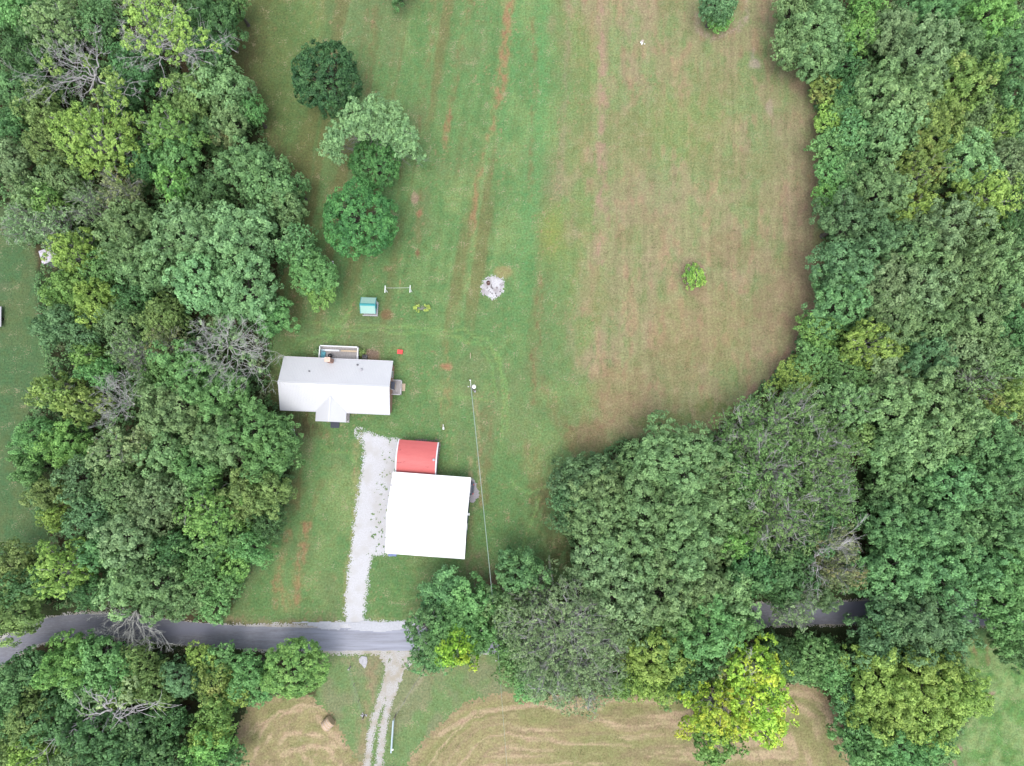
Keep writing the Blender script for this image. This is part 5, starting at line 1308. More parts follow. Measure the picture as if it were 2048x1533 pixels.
 (1420, 940, 50, 15, 'oak', 'dl', 'dull green crown on the upper right of the broccoli-like group', RS),
 (1165, 955, 48, 10, 'oak', 'bb', 'blue-grey crown nearest the mown lawn, left of the broccoli-like group', RS),
 (1228, 938, 22, 8, 'soft', 'bb', 'small blue-grey crown at the straw field edge, left of the group', RS),
 (1130, 1000, 26, 8, 'soft', 'bb', 'little blue-grey crown sticking out onto the lawn, upper of two', RS),
 (1130, 1045, 24, 8, 'soft', 'bb', 'little blue-grey crown sticking out onto the lawn, lower of two', RS),
 (1195, 985, 54, 15, 'oak', 'dl', 'dull green crown behind the blue-grey one nearest the lawn', RS),
 (1200, 1050, 60, 16, 'oak', 'dl', 'dull green crown on the left flank of the broccoli-like group', RS),
 (1285, 1010, 66, 17, 'oak', 'dl', 'dull green crown in the centre of the broccoli-like group', RS),
 (1365, 1020, 66, 17, 'oak', 'dl', 'dull green crown right of centre in the broccoli-like group', RS),
 (1430, 1010, 48, 15, 'oak', 'dl', 'dull green crown on the right flank of the broccoli-like group', RS),
 (1195, 1120, 56, 15, 'oak', 'gr', 'grey-green crown on the lower left of the broccoli-like group', RS),
 (1275, 1095, 66, 17, 'oak', 'dl', 'dull green crown just below the centre of the broccoli-like group', RS),
 (1360, 1105, 68, 17, 'oak', 'dl', 'dull green crown lower right of the broccoli-like group centre', RS),
 (1420, 1085, 44, 14, 'oak', 'dl', 'dull green crown left of the small bright green one', RS),
 (1245, 1180, 62, 16, 'oak', 'gr', 'grey-green crown right of the top of the big twiggy tree', RS),
 (1330, 1185, 68, 16, 'oak', 'dl', 'dull green crown above the gap over the yellow-green tree', RS),
 (1405, 1175, 58, 15, 'oak', 'dl', 'dull green crown above the light green one by the road', RS),
 (1465, 1190, 42, 14, 'oak', 'lg', 'pale crown with dead tips left of the dark road gap', RS),
 (1265, 1255, 40, 12, 'soft', 'gr', 'grey-green small crown between the twiggy and yellow-green trees', RS),
 (1475, 1088, 36, 11, 'oak', 'br', 'small bright green crown between the broccoli-like group and the feathery trees', RS),
 (1440, 920, 34, 11, 'soft', 'dg', 'dark green crown between the broccoli-like group and the feathery trees', RS),
 (1470, 1035, 34, 12, 'oak', 'dl', 'small dull crown at the seam with the feathery trees', RS),
 (1310, 1315, 56, 12, 'oak', 'yg', 'yellow-green crown on the hay field edge right of the twiggy tree', RS),
 (1300, 1365, 38, 8, 'soft', 'yg', 'low yellow-green crown directly at the top of the right hay field', RS),
 (1340, 1365, 34, 7, 'soft', 'mg', 'low green crown at the top of the hay field left of the yellow tree', RS),
 (1420, 1265, 60, 13, 'oak', 'mg', 'light mid green crown south of the road left of the dark gap', RS),
 (1475, 1240, 34, 12, 'oak', 'mg', 'green crown overhanging the left end of the dark road gap', RS),
 (1385, 1340, 40, 9, 'soft', 'dg', 'dark green crown between the yellow-green and the bright yellow tree', RS),
 (1455, 1330, 44, 9, 'soft', 'bn', 'brown-grey low crown above the bright yellow tree', RS),
 # bright yellow sparse tree, crowns one above the other
 (1520, 1345, 54, 13, 'star', 'yt', 'bright yellow-green tree, upper one over the hay field', RS),
 (1440, 1420, 60, 12, 'star', 'yt', 'bright yellow and green tree at the left, reaching over the hay field', RS),
 (1515, 1425, 62, 13, 'star', 'yt', 'brightest yellow tree overhanging the middle of the hay field', RS),
 (1430, 1490, 42, 9, 'star', 'br', 'bright green crown at the lower tip over the hay field', RS),
 # feathery trees
 (1575, 850, 72, 15, 'twig', 'fe', 'feathery green crown at the field corner below the lime bush', RW_),
 (1500, 870, 56, 12, 'twig', 'fe', 'feathery green crown bordering the straw field, lowest right', RW_),
 (1640, 905, 72, 15, 'twig', 'fe', 'feathery green crown with fine grey twigs, upper right of its group', RW_),
 (1540, 945, 74, 15, 'twig', 'fe', 'feathery green crown with grey twigs in the middle of its group', RW_),
 (1655, 985, 62, 15, 'twig', 'fe', 'feathery green crown right of centre in its group', RW_),
 (1565, 1035, 72, 14, 'twig', 'fe', 'feathery green crown, lowest of its group', RW_),
 (1490, 965, 46, 12, 'soft', 'mg', 'green crown on the left side of the feathery group', RW_),
 (1510, 1130, 42, 10, 'oak', 'dg', 'dark green crown below the feathery group', RW_),
 (1570, 1140, 50, 10, 'oak', 'dg', 'dark green crown left of the orange-brown sparse tree', RW_),
 (1640, 1060, 44, 10, 'soft', 'dg', 'dark crown behind the orange-brown sparse tree', RW_),
 (1665, 1080, 46, 13, 'twig', 'bn', 'orange-brown sparse tree with pale limbs, upper one', RW_),
 (1680, 1135, 44, 12, 'twig', 'bn', 'orange-brown sparse tree with pale limbs, lower one', RW_),
 (1592, 1212, 42, 13, 'twig', 'gr', 'grey-green airy crown hanging over the dark road', RW_),
 (1648, 1198, 22, 12, 'oak', 'gr', 'small grey-green crown beside the dark road gap', RW_),
 (1560, 1185, 30, 10, 'soft', 'dg', 'dark crown left of the airy grey-green one over the road', RW_),
 # right wood, bottom
 (1625, 1318, 40, 8, 'soft', 'mg', 'green low crown below the dark road gap', RW_),
 (1665, 1340, 40, 8, 'soft', 'mg', 'green low crown left of the large lime yellow tree', RW_),
 (1560, 1306, 32, 8, 'soft', 'dg', 'dark low crown south of the dark road gap, left', RW_),
 (1600, 1345, 22, 5, 'shrub', 'pg', 'small pale green bush right of the bright yellow trees', RW_),
 (1700, 1405, 34, 7, 'soft', 'bg', 'blue-green bush tree at the right rim of the hay field', RW_),
 (1718, 1470, 36, 7, 'soft', 'bg', 'blue-green low crown at the lower right rim of the hay field', RW_),
 (1765, 1365, 62, 12, 'oak', 'yg', 'lime yellow crown, upper left of the big lime group', RW_),
 (1840, 1350, 62, 12, 'oak', 'yg', 'lime yellow crown, upper middle of the big lime group', RW_),
 (1905, 1385, 54, 11, 'oak', 'yg', 'lime yellow crown, right end of the big lime group', RW_),
 (1790, 1425, 62, 11, 'oak', 'yg', 'lime yellow crown, lower left of the big lime group', RW_),
 (1865, 1435, 62, 11, 'oak', 'yg', 'lime yellow crown, lower right of the big lime group', RW_),
 (1740, 1510, 46, 10, 'oak', 'mg', 'green crown at the bottom edge under the lime group, left one', RW_),
 (1810, 1505, 54, 11, 'oak', 'mg', 'green crown at the bottom edge under the lime group, right one', RW_),
 (1880, 1500, 32, 6, 'shrub', 'mg', 'green bush at the bottom edge beside the right meadow', RW_),
 (1962, 1408, 22, 4, 'shrub', 'yg', 'small yellow-green bush on the right meadow by the lime group', RW_),
 (1790, 1240, 46, 14, 'oak', 'bb', 'dark blue-green crown at the right end of the road gap', RW_),
 (1840, 1250, 68, 15, 'oak', 'bb', 'dark blue-green broad crown over the road, lower right wood', RW_),
 (1900, 1260, 48, 12, 'oak', 'bb', 'dark blue-green crown next to the right meadow tracks', RW_),
 (1760, 1290, 48, 12, 'oak', 'bb', 'dark blue-green crown just above the lime group, left', RW_),
 (1850, 1300, 44, 12, 'oak', 'bb', 'dark blue-green crown just above the lime group, right', RW_),
 (2000, 1180, 62, 14, 'oak', 'mg', 'green crown above the right meadow', RW_),
 (2035, 1250, 56, 13, 'oak', 'mg', 'green crown at the right edge above the meadow', RW_),
 (2045, 1300, 34, 11, 'oak', 'bg', 'blue-green lowest crown at the right edge above the meadow', RW_),
 (1950, 1130, 56, 14, 'oak', 'bg', 'blue-green crown upper left of the ones above the right meadow', RW_),
 (2040, 1130, 52, 14, 'oak', 'mg', 'green crown at the right edge two above the meadow', RW_),
 (1790, 1060, 56, 16, 'oak', 'bg', 'blue-green crown right of the orange-brown sparse tree', RW_),
 (1865, 1050, 64, 17, 'oak', 'bg', 'blue-green crown in the middle of the lower right wood', RW_),
 (1790, 1145, 62, 16, 'oak', 'bg', 'blue-green crown right of the lower orange-brown tree', RW_),
 (1870, 1145, 66, 16, 'oak', 'bg', 'blue-green crown above the dark one over the road', RW_),
 (1935, 1060, 50, 15, 'oak', 'bg', 'blue-green crown left of the right edge pair, lower right wood', RW_),
 (2020, 1060, 56, 15, 'oak', 'bg', 'blue-green crown at the right edge level with the orange-brown tree', RW_),
 (1905, 975, 60, 17, 'oak', 'bg', 'blue-green crown right of the light olive group, lower', RW_),
 (1975, 975, 62, 17, 'oak', 'bg', 'blue-green crown second from the right edge below the yellowish one', RW_),
 (1985, 890, 60, 16, 'oak', 'bg', 'blue-green crown directly below the yellowish one at the right edge', RW_),
 (2040, 940, 46, 15, 'oak', 'bg', 'blue-green crown cut by the right edge, lower middle', RW_),
 (1780, 975, 44, 14, 'oak', 'bg', 'blue-green crown just below the light olive group', RW_),
 # right wood, middle
 (1785, 810, 60, 17, 'oak', 'lg', 'light olive crown, upper left of the light olive group', RW_),
 (1865, 800, 62, 17, 'oak', 'lg', 'light olive crown, upper middle of the light olive group', RW_),
 (1920, 855, 58, 17, 'oak', 'lg', 'light olive crown, right side of the light olive group', RW_),
 (1835, 880, 66, 17, 'oak', 'lg', 'light olive crown, lower middle of the light olive group', RW_),
 (1775, 895, 46, 15, 'oak', 'lg', 'light olive crown, lower left of the light olive group', RW_),
 (1700, 810, 54, 15, 'star', 'lg', 'pale yellowish crown left of the light olive group', RW_),
 (1715, 870, 36, 13, 'star', 'ol', 'small olive crown below the pale yellowish one', RW_),
 (2010, 795, 54, 16, 'star', 'yo', 'yellowish crown with orange patches at the right edge', RW_),
 (1955, 760, 44, 15, 'twig', 'lg', 'pale airy crown with grey twigs above the yellowish right edge tree', RW_),
 (2030, 730, 44, 15, 'oak', 'lg', 'light green crown at the right edge above the yellowish one', RW_),
 (1595, 755, 42, 8, 'soft', 'yg', 'lime green bush tree at the lower right corner of the straw field', RW_),
 (1632, 722, 42, 9, 'soft', 'mg', 'green bush tree just above the lime one at the field corner', RW_),
 (1608, 684, 15, 5, 'shrub', 'dg', 'tiny dark bush at the field edge', RW_),
 (1640, 665, 40, 9, 'soft', 'br', 'bright green bush tree at the field edge above the tiny dark bush', RW_),
 (1735, 690, 54, 13, 'star', 'yg', 'yellow-green crown two trees in from the field edge', RW_),
 (1700, 745, 46, 12, 'soft', 'mg', 'mid green crown below the yellow-green one, near the field', RW_),
 (1770, 745, 44, 14, 'oak', 'gr', 'grey-green crown between the yellow-green and light olive trees', RW_),
 (1850, 710, 52, 15, 'oak', 'bb', 'blue-grey crown above the light olive group', RW_),
 (1920, 700, 46, 15, 'oak', 'gr', 'grey-green crown right of the blue-grey one', RW_),
 (1685, 600, 56, 13, 'oak', 'bg', 'blue-green crown at the straw field edge, lowest big one', RW_),
 (1700, 525, 58, 15, 'oak', 'bb', 'blue-grey crown at the straw field edge level with the lone shrub', RW_),
 (1695, 440, 56, 15, 'oak', 'bb', 'blue-grey crown at the straw field edge above the level of the shrub', RW_),
 (1660, 562, 30, 9, 'soft', 'bb', 'small blue-grey crown protruding into the straw field', RW_),
 (1760, 480, 56, 16, 'oak', 'bb', 'blue-grey crown second from the field, middle right wood', RW_),
 (1770, 570, 60, 16, 'oak', 'gr', 'grey-green crown second from the field, level with the shrub', RW_),
 (1790, 640, 58, 16, 'oak', 'dl', 'dull green crown above the yellow-green one', RW_),
 (1830, 500, 58, 17, 'oak', 'dl', 'dull green crown third from the field, middle right wood', RW_),
 (1850, 585, 60, 17, 'oak', 'gr', 'grey-green crown third from the field, slightly lower', RW_),
 (1870, 645, 50, 16, 'oak', 'dl', 'dull green crown above the blue-grey inner one', RW_),
 (1905, 445, 64, 17, 'oak', 'gr', 'grey-green broad crown near the small black hole in the canopy', RW_),
 (1925, 540, 62, 17, 'oak', 'dl', 'dull green crown just below the small black hole in the canopy', RW_),
 (1950, 620, 62, 17, 'oak', 'dl', 'dull green crown second from the right edge, middle', RW_),
 (1990, 505, 56, 16, 'oak', 'lg', 'light crown right of the small black hole in the canopy', RW_),
 (2010, 570, 52, 16, 'oak', 'dl', 'dull green crown near the right edge, middle', RW_),
 (2035, 440, 46, 12, 'soft', 'dg', 'dark green low crown at the right edge, middle', RW_),
 (2030, 655, 50, 13, 'oak', 'dg', 'dark crown at the right edge above the light green one', RW_),
 (1985, 685, 44, 15, 'oak', 'dl', 'dull green crown above the pale airy one', RW_),
 # right wood, top
 (1825, 405, 42, 16, 'star', 'yg', 'small yellow-green crown in the middle of the right wood', RW_),
 (1975, 390, 60, 17, 'star', 'yg', 'yellow-green crown near the right edge below the top', RW_),
 (1765, 380, 56, 16, 'oak', 'dl', 'dull green crown below the canopy gap, upper right wood', RW_),
 (1850, 340, 50, 15, 'star', 'yo', 'olive crown with orange flecks right of the canopy gap', RW_),
 (1930, 320, 58, 16, 'oak', 'lg', 'light green crown right of the orange-flecked one', RW_),
 (2020, 320, 56, 15, 'soft', 'gr', 'grey-green soft crown at the right edge, upper third', RW_),
 (1990, 260, 46, 14, 'star', 'yo', 'olive orange-tinted crown near the right edge, upper third', RW_),
 (2040, 200, 46, 14, 'oak', 'bg', 'blue-green crown at the right edge above the orange-tinted one', RW_),
 (1765, 180, 54, 16, 'oak', 'lg', 'light olive crown, left of the yellowish group in the upper right wood', RW_),
 (1825, 200, 62, 17, 'oak', 'lg', 'light olive crown, middle of the upper right yellowish group', RW_),
 (1790, 255, 52, 16, 'oak', 'dl', 'dull olive crown above the canopy gap', RW_),
 (1870, 260, 58, 17, 'oak', 'yo', 'yellowish crown, lower right of the upper right yellowish group', RW_),
 (1930, 170, 60, 17, 'oak', 'yo', 'yellowish crown, right side of the upper right yellowish group', RW_),
 (1960, 230, 44, 15, 'oak', 'dl', 'dull crown below the right side of the yellowish group', RW_),
 (1790, 60, 54, 16, 'oak', 'gr', 'grey-green crown near the top, second from the field', RW_),
 (1850, 95, 64, 17, 'oak', 'gr', 'grey-green broad crown near the top of the right wood', RW_),
 (1860, 25, 54, 16, 'oak', 'bg', 'blue-green crown touching the top edge, right wood', RW_),
 (1930, 90, 54, 16, 'oak', 'bg', 'blue-green crown between the grey-green and the top right bright ones', RW_),
 (1985, 35, 62, 16, 'oak', 'br', 'bright green crown at the top edge near the right corner', RW_),
 (2030, 110, 52, 15, 'oak', 'bg', 'blue-green crown at the right edge just under the top corner', RW_),
 (1930, 10, 44, 15, 'oak', 'mg', 'green crown at the top edge left of the bright corner one', RW_),
 (1735, 15, 40, 13, 'soft', 'br', 'bright green crown at the top edge beside the dull round field-edge tree', RW_),
 (1718, 65, 34, 13, 'oak', 'br', 'bright green small crown right of the dull round field-edge tree', RW_),
 (1640, 45, 56, 14, 'oak', 'dl', 'dull green tree at the field edge near the top', RW_),
 (1595, 80, 44, 12, 'oak', 'dl', 'dull green crown farthest into the straw field near the top', RW_),
 (1635, 105, 46, 12, 'oak', 'dl', 'dull green crown just below the top field-edge tree', RW_),
 (1590, 10, 40, 13, 'oak', 'dl', 'dull green crown at the top edge nearest the straw field', RW_),
 (1682, 125, 34, 9, 'soft', 'dg', 'dark green crown between the dull field-edge tree and the light ones', RW_),
 (1705, 185, 34, 9, 'soft', 'dg', 'dark low crown left of the light olive tree', RW_),
 (1655, 178, 30, 5, 'shrub', 'yo', 'yellow-olive shrub at the field edge, uppermost', SHB),
 (1690, 215, 32, 6, 'shrub', 'mg', 'green shrub behind the yellow-olive field edge one', SHB),
 (1660, 238, 30, 5, 'shrub', 'yg', 'yellow-green shrub at the field edge, second from the top', SHB),
 (1665, 290, 36, 6, 'shrub', 'mg', 'green shrub at the field edge, third from the top', SHB),
 (1710, 270, 40, 9, 'soft', 'bg', 'blue-green crown behind the field edge shrubs', RW_),
 (1705, 335, 42, 9, 'soft', 'bg', 'blue-green soft crown left of the canopy gap', RW_),
 (1668, 345, 34, 6, 'shrub', 'mg', 'green shrub at the field edge, fourth from the top', SHB),
 (1655, 395, 30, 5, 'shrub', 'br', 'bright green shrub at the field edge, lowest of the row', SHB),
]
T = [t[:3]+(t[3]*.76,)+t[4:] if (t[7] == RW_ and t[0] < 1725 and t[1] < 790) else t for t in T]
T = [((t[0]+10, t[1], t[2]*.86)+t[3:]) if (t[7] == LW and t[0] < 178 and 560 < t[1] < 1110) else t for t in T]
for t in T: tree(*t, grow={LW: 1.03, RW_: 1.08, RS: 1.09, BLW: 1.06}.get(t[7], 1.0) if t[4] != 'shrub' else 1.0, sx=trng.uniform(.92, 1.14) if t[7] != LN else 1, sy=trng.uniform(.92, 1.14) if t[7] != LN else 1)

tree(1393, 554, 25, 2.6, 'star', 'sh', 'lone bright green shrub in the straw field', LN, rz=.2, sx=.82, sy=1.2).name = 'shrub'

# ---- bare and dying trees with their limbs laid out
def twiggery(mb, a, d, L_, r, depth, rng, spread=.6, up=.0, flat=1.0):
    n = 4; p = Vector(a); d = Vector(d).normalized(); st = L_/n; pts = [p.copy()]
    for i in range(n):
        d = (d+Vector((rng.gauss(0, .22), rng.gauss(0, .22), rng.gauss(up, .16)*flat))).normalized()
        q = p+d*st; r1 = r*(1-.45*(i+1)/n); mb.tube(p, q, r*(1-.45*i/n), r1, 6 if r > .08 else 3, cap=(i == n-1)); p = q; pts.append(q.copy())
    if depth > 0:
        for k in range(3 if depth > 1 else 4):
            i = rng.choice((2, 3, 4)) if k else 4
            e = (d+Vector((rng.gauss(0, spread), rng.gauss(0, spread), rng.gauss(up, spread*.6)*flat))).normalized()
            twiggery(mb, pts[i], e, L_*rng.uniform(.5, .78), max(.018, r*.58*(1-.1*(4-i))), depth-1, rng, spread, up, flat)
def dead_tree(base, h, fork, limbs, label, seed, bark='palebark', leafc=None, group=None, depth=3, spread=.55, tr=.3, flat=.8, tufts=(), tdens=1.0):
    """base px on the ground, fork = px of the fork at height h, limbs = (px, py, z) targets of the main limbs"""
    tr *= .74; rng = random.Random(seed); b = G(*base); t = empty('dead_tree' if not leafc else 'dying_tree', b); tag(t, label, 'tree', group)
    f = G(fork[0], fork[1], h)-b
    mb = MB(); limb(mb, (0, 0, 0), f, tr, tr*.6, rng, 5, .03, 10); mb.build('trunk', M[bark], t)
    mb = MB()
    for (px, py, z) in limbs:
        e = G(px, py, z)-b; st = f*rng.uniform(.72, 1.0)+(e-f)*rng.uniform(0, .10); v = e-st; L_ = v.length
        pts = limb(mb, st, st+v*.62, tr*rng.uniform(.3, .5), tr*.18, rng, 6, .13, 7)
        for k in range(2, 6):
            d = (v.normalized()+Vector((rng.gauss(0, .5), rng.gauss(0, .5), rng.gauss(0, .25)*flat))).normalized()
            twiggery(mb, pts[k], d, L_*.34, tr*.16, depth-1, rng, spread, 0, flat)
        twiggery(mb, pts[5], v, L_*.4, tr*.2, depth, rng, spread, 0, flat)
    mb.build('branches', M[bark], t)
    if tufts:
        r2 = np.random.default_rng(seed); Vs = []; vals = []
        for (px, py, z, rp) in tufts:
            c = np.array(G(px, py, z)-b); R = rp*MPP*(H-z)/H
            n = int(max(6, 9.5*R*R*tdens)); d = unit(r2.normal(size=(n, 3))); P0 = c+d*R*np.sqrt(r2.uniform(.15, 1, (n, 1)))*np.array([1, 1, .55])
            nn = unit(d*.6+np.array([0, 0, .7])); V_, va = leaves(r2, P0, nn, .42, .27, 18, r2.uniform(0, 1, n)); Vs.append(V_); vals.append(va)
        V_ = np.concatenate(Vs); me = quadmesh('crown', V_, np.arange(len(V_)).reshape(-1, 4), LM[leafc], np.concatenate(vals)); link('crown', me, t)
    return t
DT = 'bare and dying trees'
# pale dead limbs, upper left
dead_tree((205, 180), 10, (190, 150), [(62, 147, 12), (75, 168, 11), (105, 95, 13), (160, 90, 13), (200, 85, 12), (125, 185, 10), (175, 195, 10), (118, 118, 12), (250, 205, 10)],
          'pale dead tree with spreading bare limbs and a few yellow tufts, upper left', 11, leafc='yo', group=DT, tr=.36, tufts=[(95, 125, 12, 16), (222, 160, 12, 26), (205, 190, 11, 22), (110, 140, 11, 14), (178, 120, 10, 14), (240, 200, 10, 14)])
# yellow-green tree with white limbs, upper left
dead_tree((330, 105), 11, (318, 95), [(280, 5, 16), (300, 20, 16), (270, 65, 15), (345, 85, 14), (385, 100, 13), (430, 100, 13), (320, 155, 12), (275, 120, 13), (240, 70, 14), (350, 30, 16)],
          'yellow-green dying tree with long white limbs at the top left', 12, leafc='yg', group=DT, tr=.4, tufts=[(285, 20, 16, 26), (320, 15, 16, 28), (350, 25, 15, 24), (340, 55, 15, 30), (300, 55, 14, 28), (262, 30, 15, 22), (245, 72, 14, 22), (268, 85, 13, 20), (310, 85, 14, 22), (352, 80, 14, 26), (395, 75, 14, 22), (432, 98, 13, 12), (300, 105, 12, 16), (325, 165, 12, 16), (355, 110, 12, 22), (262, 12, 15, 18), (365, 45, 15, 20)], tdens=.8)
# fan shaped grey twiggy tree left of house
dead_tree((478, 694), 10, (455, 692), [(395, 660, 13), (418, 642, 14), (455, 636, 14), (490, 655, 13), (520, 685, 12), (382, 700, 12), (395, 735, 11), (435, 750, 11), (490, 755, 11), (532, 764, 10), (545, 728, 10), (505, 660, 12), (410, 680, 13)],
          'bare pale grey twiggy tree above the left end of the house', 13, 'twigbark', 'gr', DT, 3, .5, .26, 1.0, tufts=[(430, 670, 10, 40), (480, 700, 10, 40), (420, 720, 9, 34), (505, 740, 9, 30)], tdens=.2)
dead_tree((262, 812), 9, (268, 808), [(200, 790, 12), (195, 815, 12), (215, 835, 11), (230, 765, 12), (245, 760, 12), (208, 845, 10), (215, 775, 12)],
          'small leafless grey tree deep in the left wood', 14, 'twigbark', None, DT, 3, .5, .26)
dead_tree((295, 735), 8, (292, 728), [(258, 720, 10), (262, 740, 10), (275, 700, 10), (285, 750, 9)], 'low leafless grey branches above the small dead tree in the left wood', 15, 'greybark', None, DT, 2, .5, .14)
# dead tree over the road
dead_tree((275, 1212), 5, (272, 1222), [(195, 1270, 6), (205, 1290, 6), (228, 1305, 6), (250, 1310, 6), (285, 1290, 6), (330, 1262, 7), (200, 1235, 7), (230, 1215, 7), (300, 1285, 6), (262, 1290, 6)],
          'leafless silver-grey tree fallen fan-like across the road', 16, 'twigbark', None, DT, 3, .45, .28, .6)
# broken dead limbs, bottom left
dead_tree((200, 1440), 9, (222, 1420), [(200, 1378, 12), (165, 1380, 11), (140, 1410, 11), (265, 1445, 11), (255, 1458, 11), (315, 1412, 11), (325, 1420, 10), (210, 1465, 10), (155, 1435, 10), (95, 1492, 9), (157, 1495, 8), (60, 1485, 9), (240, 1378, 12)],
          'broken dead tree with thick pale crooked limbs, bottom left', 17, 'palebark', 'pa', DT, 1, .5, .42, .8, tufts=[(250, 1395, 11, 20), (262, 1370, 10, 16), (200, 1405, 10, 12)], tdens=.8)
# locust on the lawn with grey limbs showing
dead_tree((745, 300), 4.5, (742, 292), [(690, 265, 8), (705, 245, 9), (725, 232, 9), (745, 228, 9), (765, 240, 9), (790, 255, 9), (815, 285, 8), (835, 315, 7), (680, 305, 6), (660, 300, 6), (775, 300, 7), (720, 250, 9), (755, 250, 9)],
          'feathery pale green locust tree showing fanned grey limbs, on the lawn', 18, 'greybark', 'pg', LN, 2, .4, .24, .7,
          tufts=[(648, 300, 7, 14), (668, 295, 7, 22), (680, 318, 6, 14), (680, 262, 9, 26), (700, 235, 10, 26), (702, 205, 10, 14), (720, 225, 10, 26), (748, 225, 10, 26), (752, 202, 10, 16), (775, 225, 10, 26), (795, 245, 10, 26), (812, 265, 9, 26), (822, 285, 9, 20), (790, 275, 8, 22), (838, 312, 7, 14), (825, 300, 7, 14), (780, 260, 9, 24), (672, 272, 9, 24), (790, 218, 9, 16), (740, 258, 9, 26), (712, 262, 9, 20), (768, 268, 9, 22), (665, 285, 8, 22), (805, 300, 8, 20), (730, 210, 9, 14), (765, 215, 9, 18), (775, 290, 6, 8), (738, 240, 9, 22), (762, 245, 9, 20), (700, 255, 9, 16)], tdens=1.5)
# pale limbs sticking out of the yellow and the orange-brown trees
dead_tree((1632, 1140), 8, (1630, 1110), [(1620, 1145, 10), (1635, 1175, 10), (1715, 1065, 12), (1700, 1080, 12), (1612, 1185, 9), (1650, 1100, 11), (1680, 1060, 12)], 'bare pale limbs standing among the orange-brown sparse trees', 19, 'palebark', None, DT, 2, .5, .26)
dead_tree((1475, 1370), 8, (1480, 1370), [(1420, 1400, 10), (1500, 1320, 11), (1525, 1350, 11), (1440, 1440, 10), (1500, 1420, 10), (1550, 1400, 10)], 'pale limbs showing between the bright yellow trees', 20, 'palebark', 'yt', DT, 2, .5, .2, tufts=[(1405, 1370, 8, 14), (1385, 1400, 8, 20), (1480, 1375, 10, 26), (1565, 1385, 9, 16), (1560, 1450, 9, 18), (1470, 1340, 10, 22)], tdens=.9)
dead_tree((725, 428), 6, (722, 425), [(665, 405, 7), (660, 425, 7)], 'short grey twigs at the left flank of the dense round lawn tree', 21, 'greybark', None, DT, 2, .3, .1)
# sparse yellow plant with bare middle
ya = empty('flowering_shrub', G(845, 618.5)); tag(ya, 'sparse lime yellow shrub with a bare grey centre right of the little shed', 'shrub')
r2 = np.random.default_rng(6); n = 60; an = r2.uniform(0, 6.28, n); rr2 = r2.uniform(.6, 1.0, n)
P0 = np.stack([np.cos(an)*1.35*rr2, np.sin(an)*.62*rr2, r2.uniform(.4, .9, n)], 1); P0 = P0[(np.abs(P0[:, 0]) > .3)]
V_, va = leaves(r2, P0, unit(P0+np.array([0, 0, 1.])), .17, .15, 12, r2.uniform(0, 1, len(P0))); me = quadmesh('foliage', V_, np.arange(len(V_)).reshape(-1, 4), leafmat('leaf_lemon', lc(176, 196, 84), lc(208, 216, 100)), va); link('foliage', me, ya)
mb = MB(); rng = random.Random(4)
for k in range(16): a_ = rng.uniform(0, 6.28); limb(mb, (0, 0, 0), (math.cos(a_)*1.0, math.sin(a_)*.45, .7), .03, .012, rng, 3, n=4)
mb.build('branches', M['palebark'], ya)
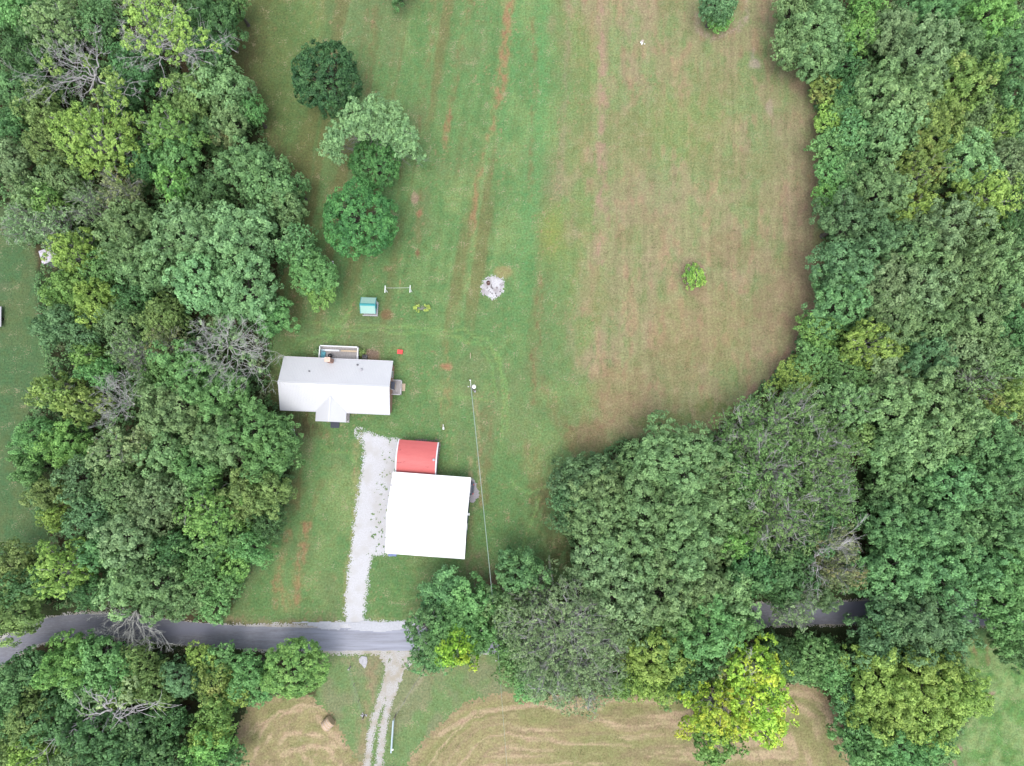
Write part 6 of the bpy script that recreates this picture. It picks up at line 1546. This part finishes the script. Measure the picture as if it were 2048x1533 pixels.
# brush pile by the wall and weeds
mb = MB(); rng = random.Random(9); p = G(743, 707)
for k in range(170):
    a_ = rng.uniform(0, 6.28); r = rng.uniform(0, 1.0)**.6; c = Vector((math.cos(a_)*r*1.1, math.sin(a_)*r*.8, rng.uniform(.02, .35*(1.1-r))))
    b_ = rng.uniform(0, 3.14); d = Vector((math.cos(b_), math.sin(b_), rng.uniform(-.15, .2)))*rng.uniform(.15, .4); mb.tube(c-d, c+d, .012, n=3, cap=False)
tag(mb.build('brush_pile', mat('dry_brush', (.36, .27, .21), .95), None, p), 'small heap of dry brown brush behind the house right of the deck', 'brush pile')
for (px, py, r, c, lab) in ((634, 706, .55, 'gr', 'small grey-green plant at the left foot of the rear deck'), (722, 705, .6, 'ol', 'small olive plant at the right foot of the rear deck')):
    tree(px, py, r/MPP, 1.0, 'shrub', c, lab, 'garden plants by the rear deck')
for k, (px, py) in enumerate(((1284, 86), (665, 528))):
    p = G(px, py); m_ = MB(); rng = random.Random(k)
    for j in range(6): s_ = rng.uniform(.08, .2); m_.box((rng.gauss(0, .18), rng.gauss(0, .14), s_*.3), (s_*1.4, s_, s_*.6), rng.uniform(0, 3), tilt=Matrix.Rotation(rng.uniform(-.3, .3), 3, 'X'))
    tag(m_.build('white_stones', M['whitegear'], None, p), ('white stones lying out in the straw field near the top', 'white stones on the bare patch by the left wood edge')[k], 'stones')

# ------------------------------------------------------------------ undergrowth below the woods (one uncountable mass)
rng = np.random.default_rng(5); N = 110000
xs = rng.uniform(-95, 95, N); ys = rng.uniform(-66, 84, N); px, py = P(xs, ys, 1.0)
lump = fbm(xs/3.2, ys/3.2, 101)
ok = np.ones(N, bool)
for q, mrg in ((LAWN_R, -4), (LEFT_LAWN, -4), (VERGE, 2), (HAY_L, 4), (HAY_R, 4), (MEADOW_R, 0)): ok &= ~(sdf(px, py, q) > -mrg-8)
ok &= dseg(px, py, ROAD) > 40
ok &= np.hypot(px-375, py-1450) > 55
ok &= (lump > .28)
ok &= np.hypot(px-92, py-515) > 34
xs, ys, lump, px, py = xs[ok], ys[ok], lump[ok], px[ok], py[ok]
edge = np.minimum.reduce([np.abs(sdf(px, py, q)) for q in (LAWN_R, LEFT_LAWN, VERGE, HAY_R, HAY_L, MEADOW_R)])
hh = np.clip((lump-.27)*13, .3, 4.5)*np.clip(edge/30, .15, 1)
P0 = np.stack([xs, ys, hh*rng.uniform(.6, 1, len(xs))], 1)
V_, va = leaves(rng, P0, np.tile(np.array([0, 0, 1.]), (len(P0), 1)), .5, .30, 9, rng.uniform(0, 1, len(P0)))
me = quadmesh('undergrowth', V_, np.arange(len(V_)).reshape(-1, 4), LM['ug'], va)
tag(link('undergrowth', me), 'low leafy undergrowth covering the woodland floor', 'undergrowth', kind='stuff')
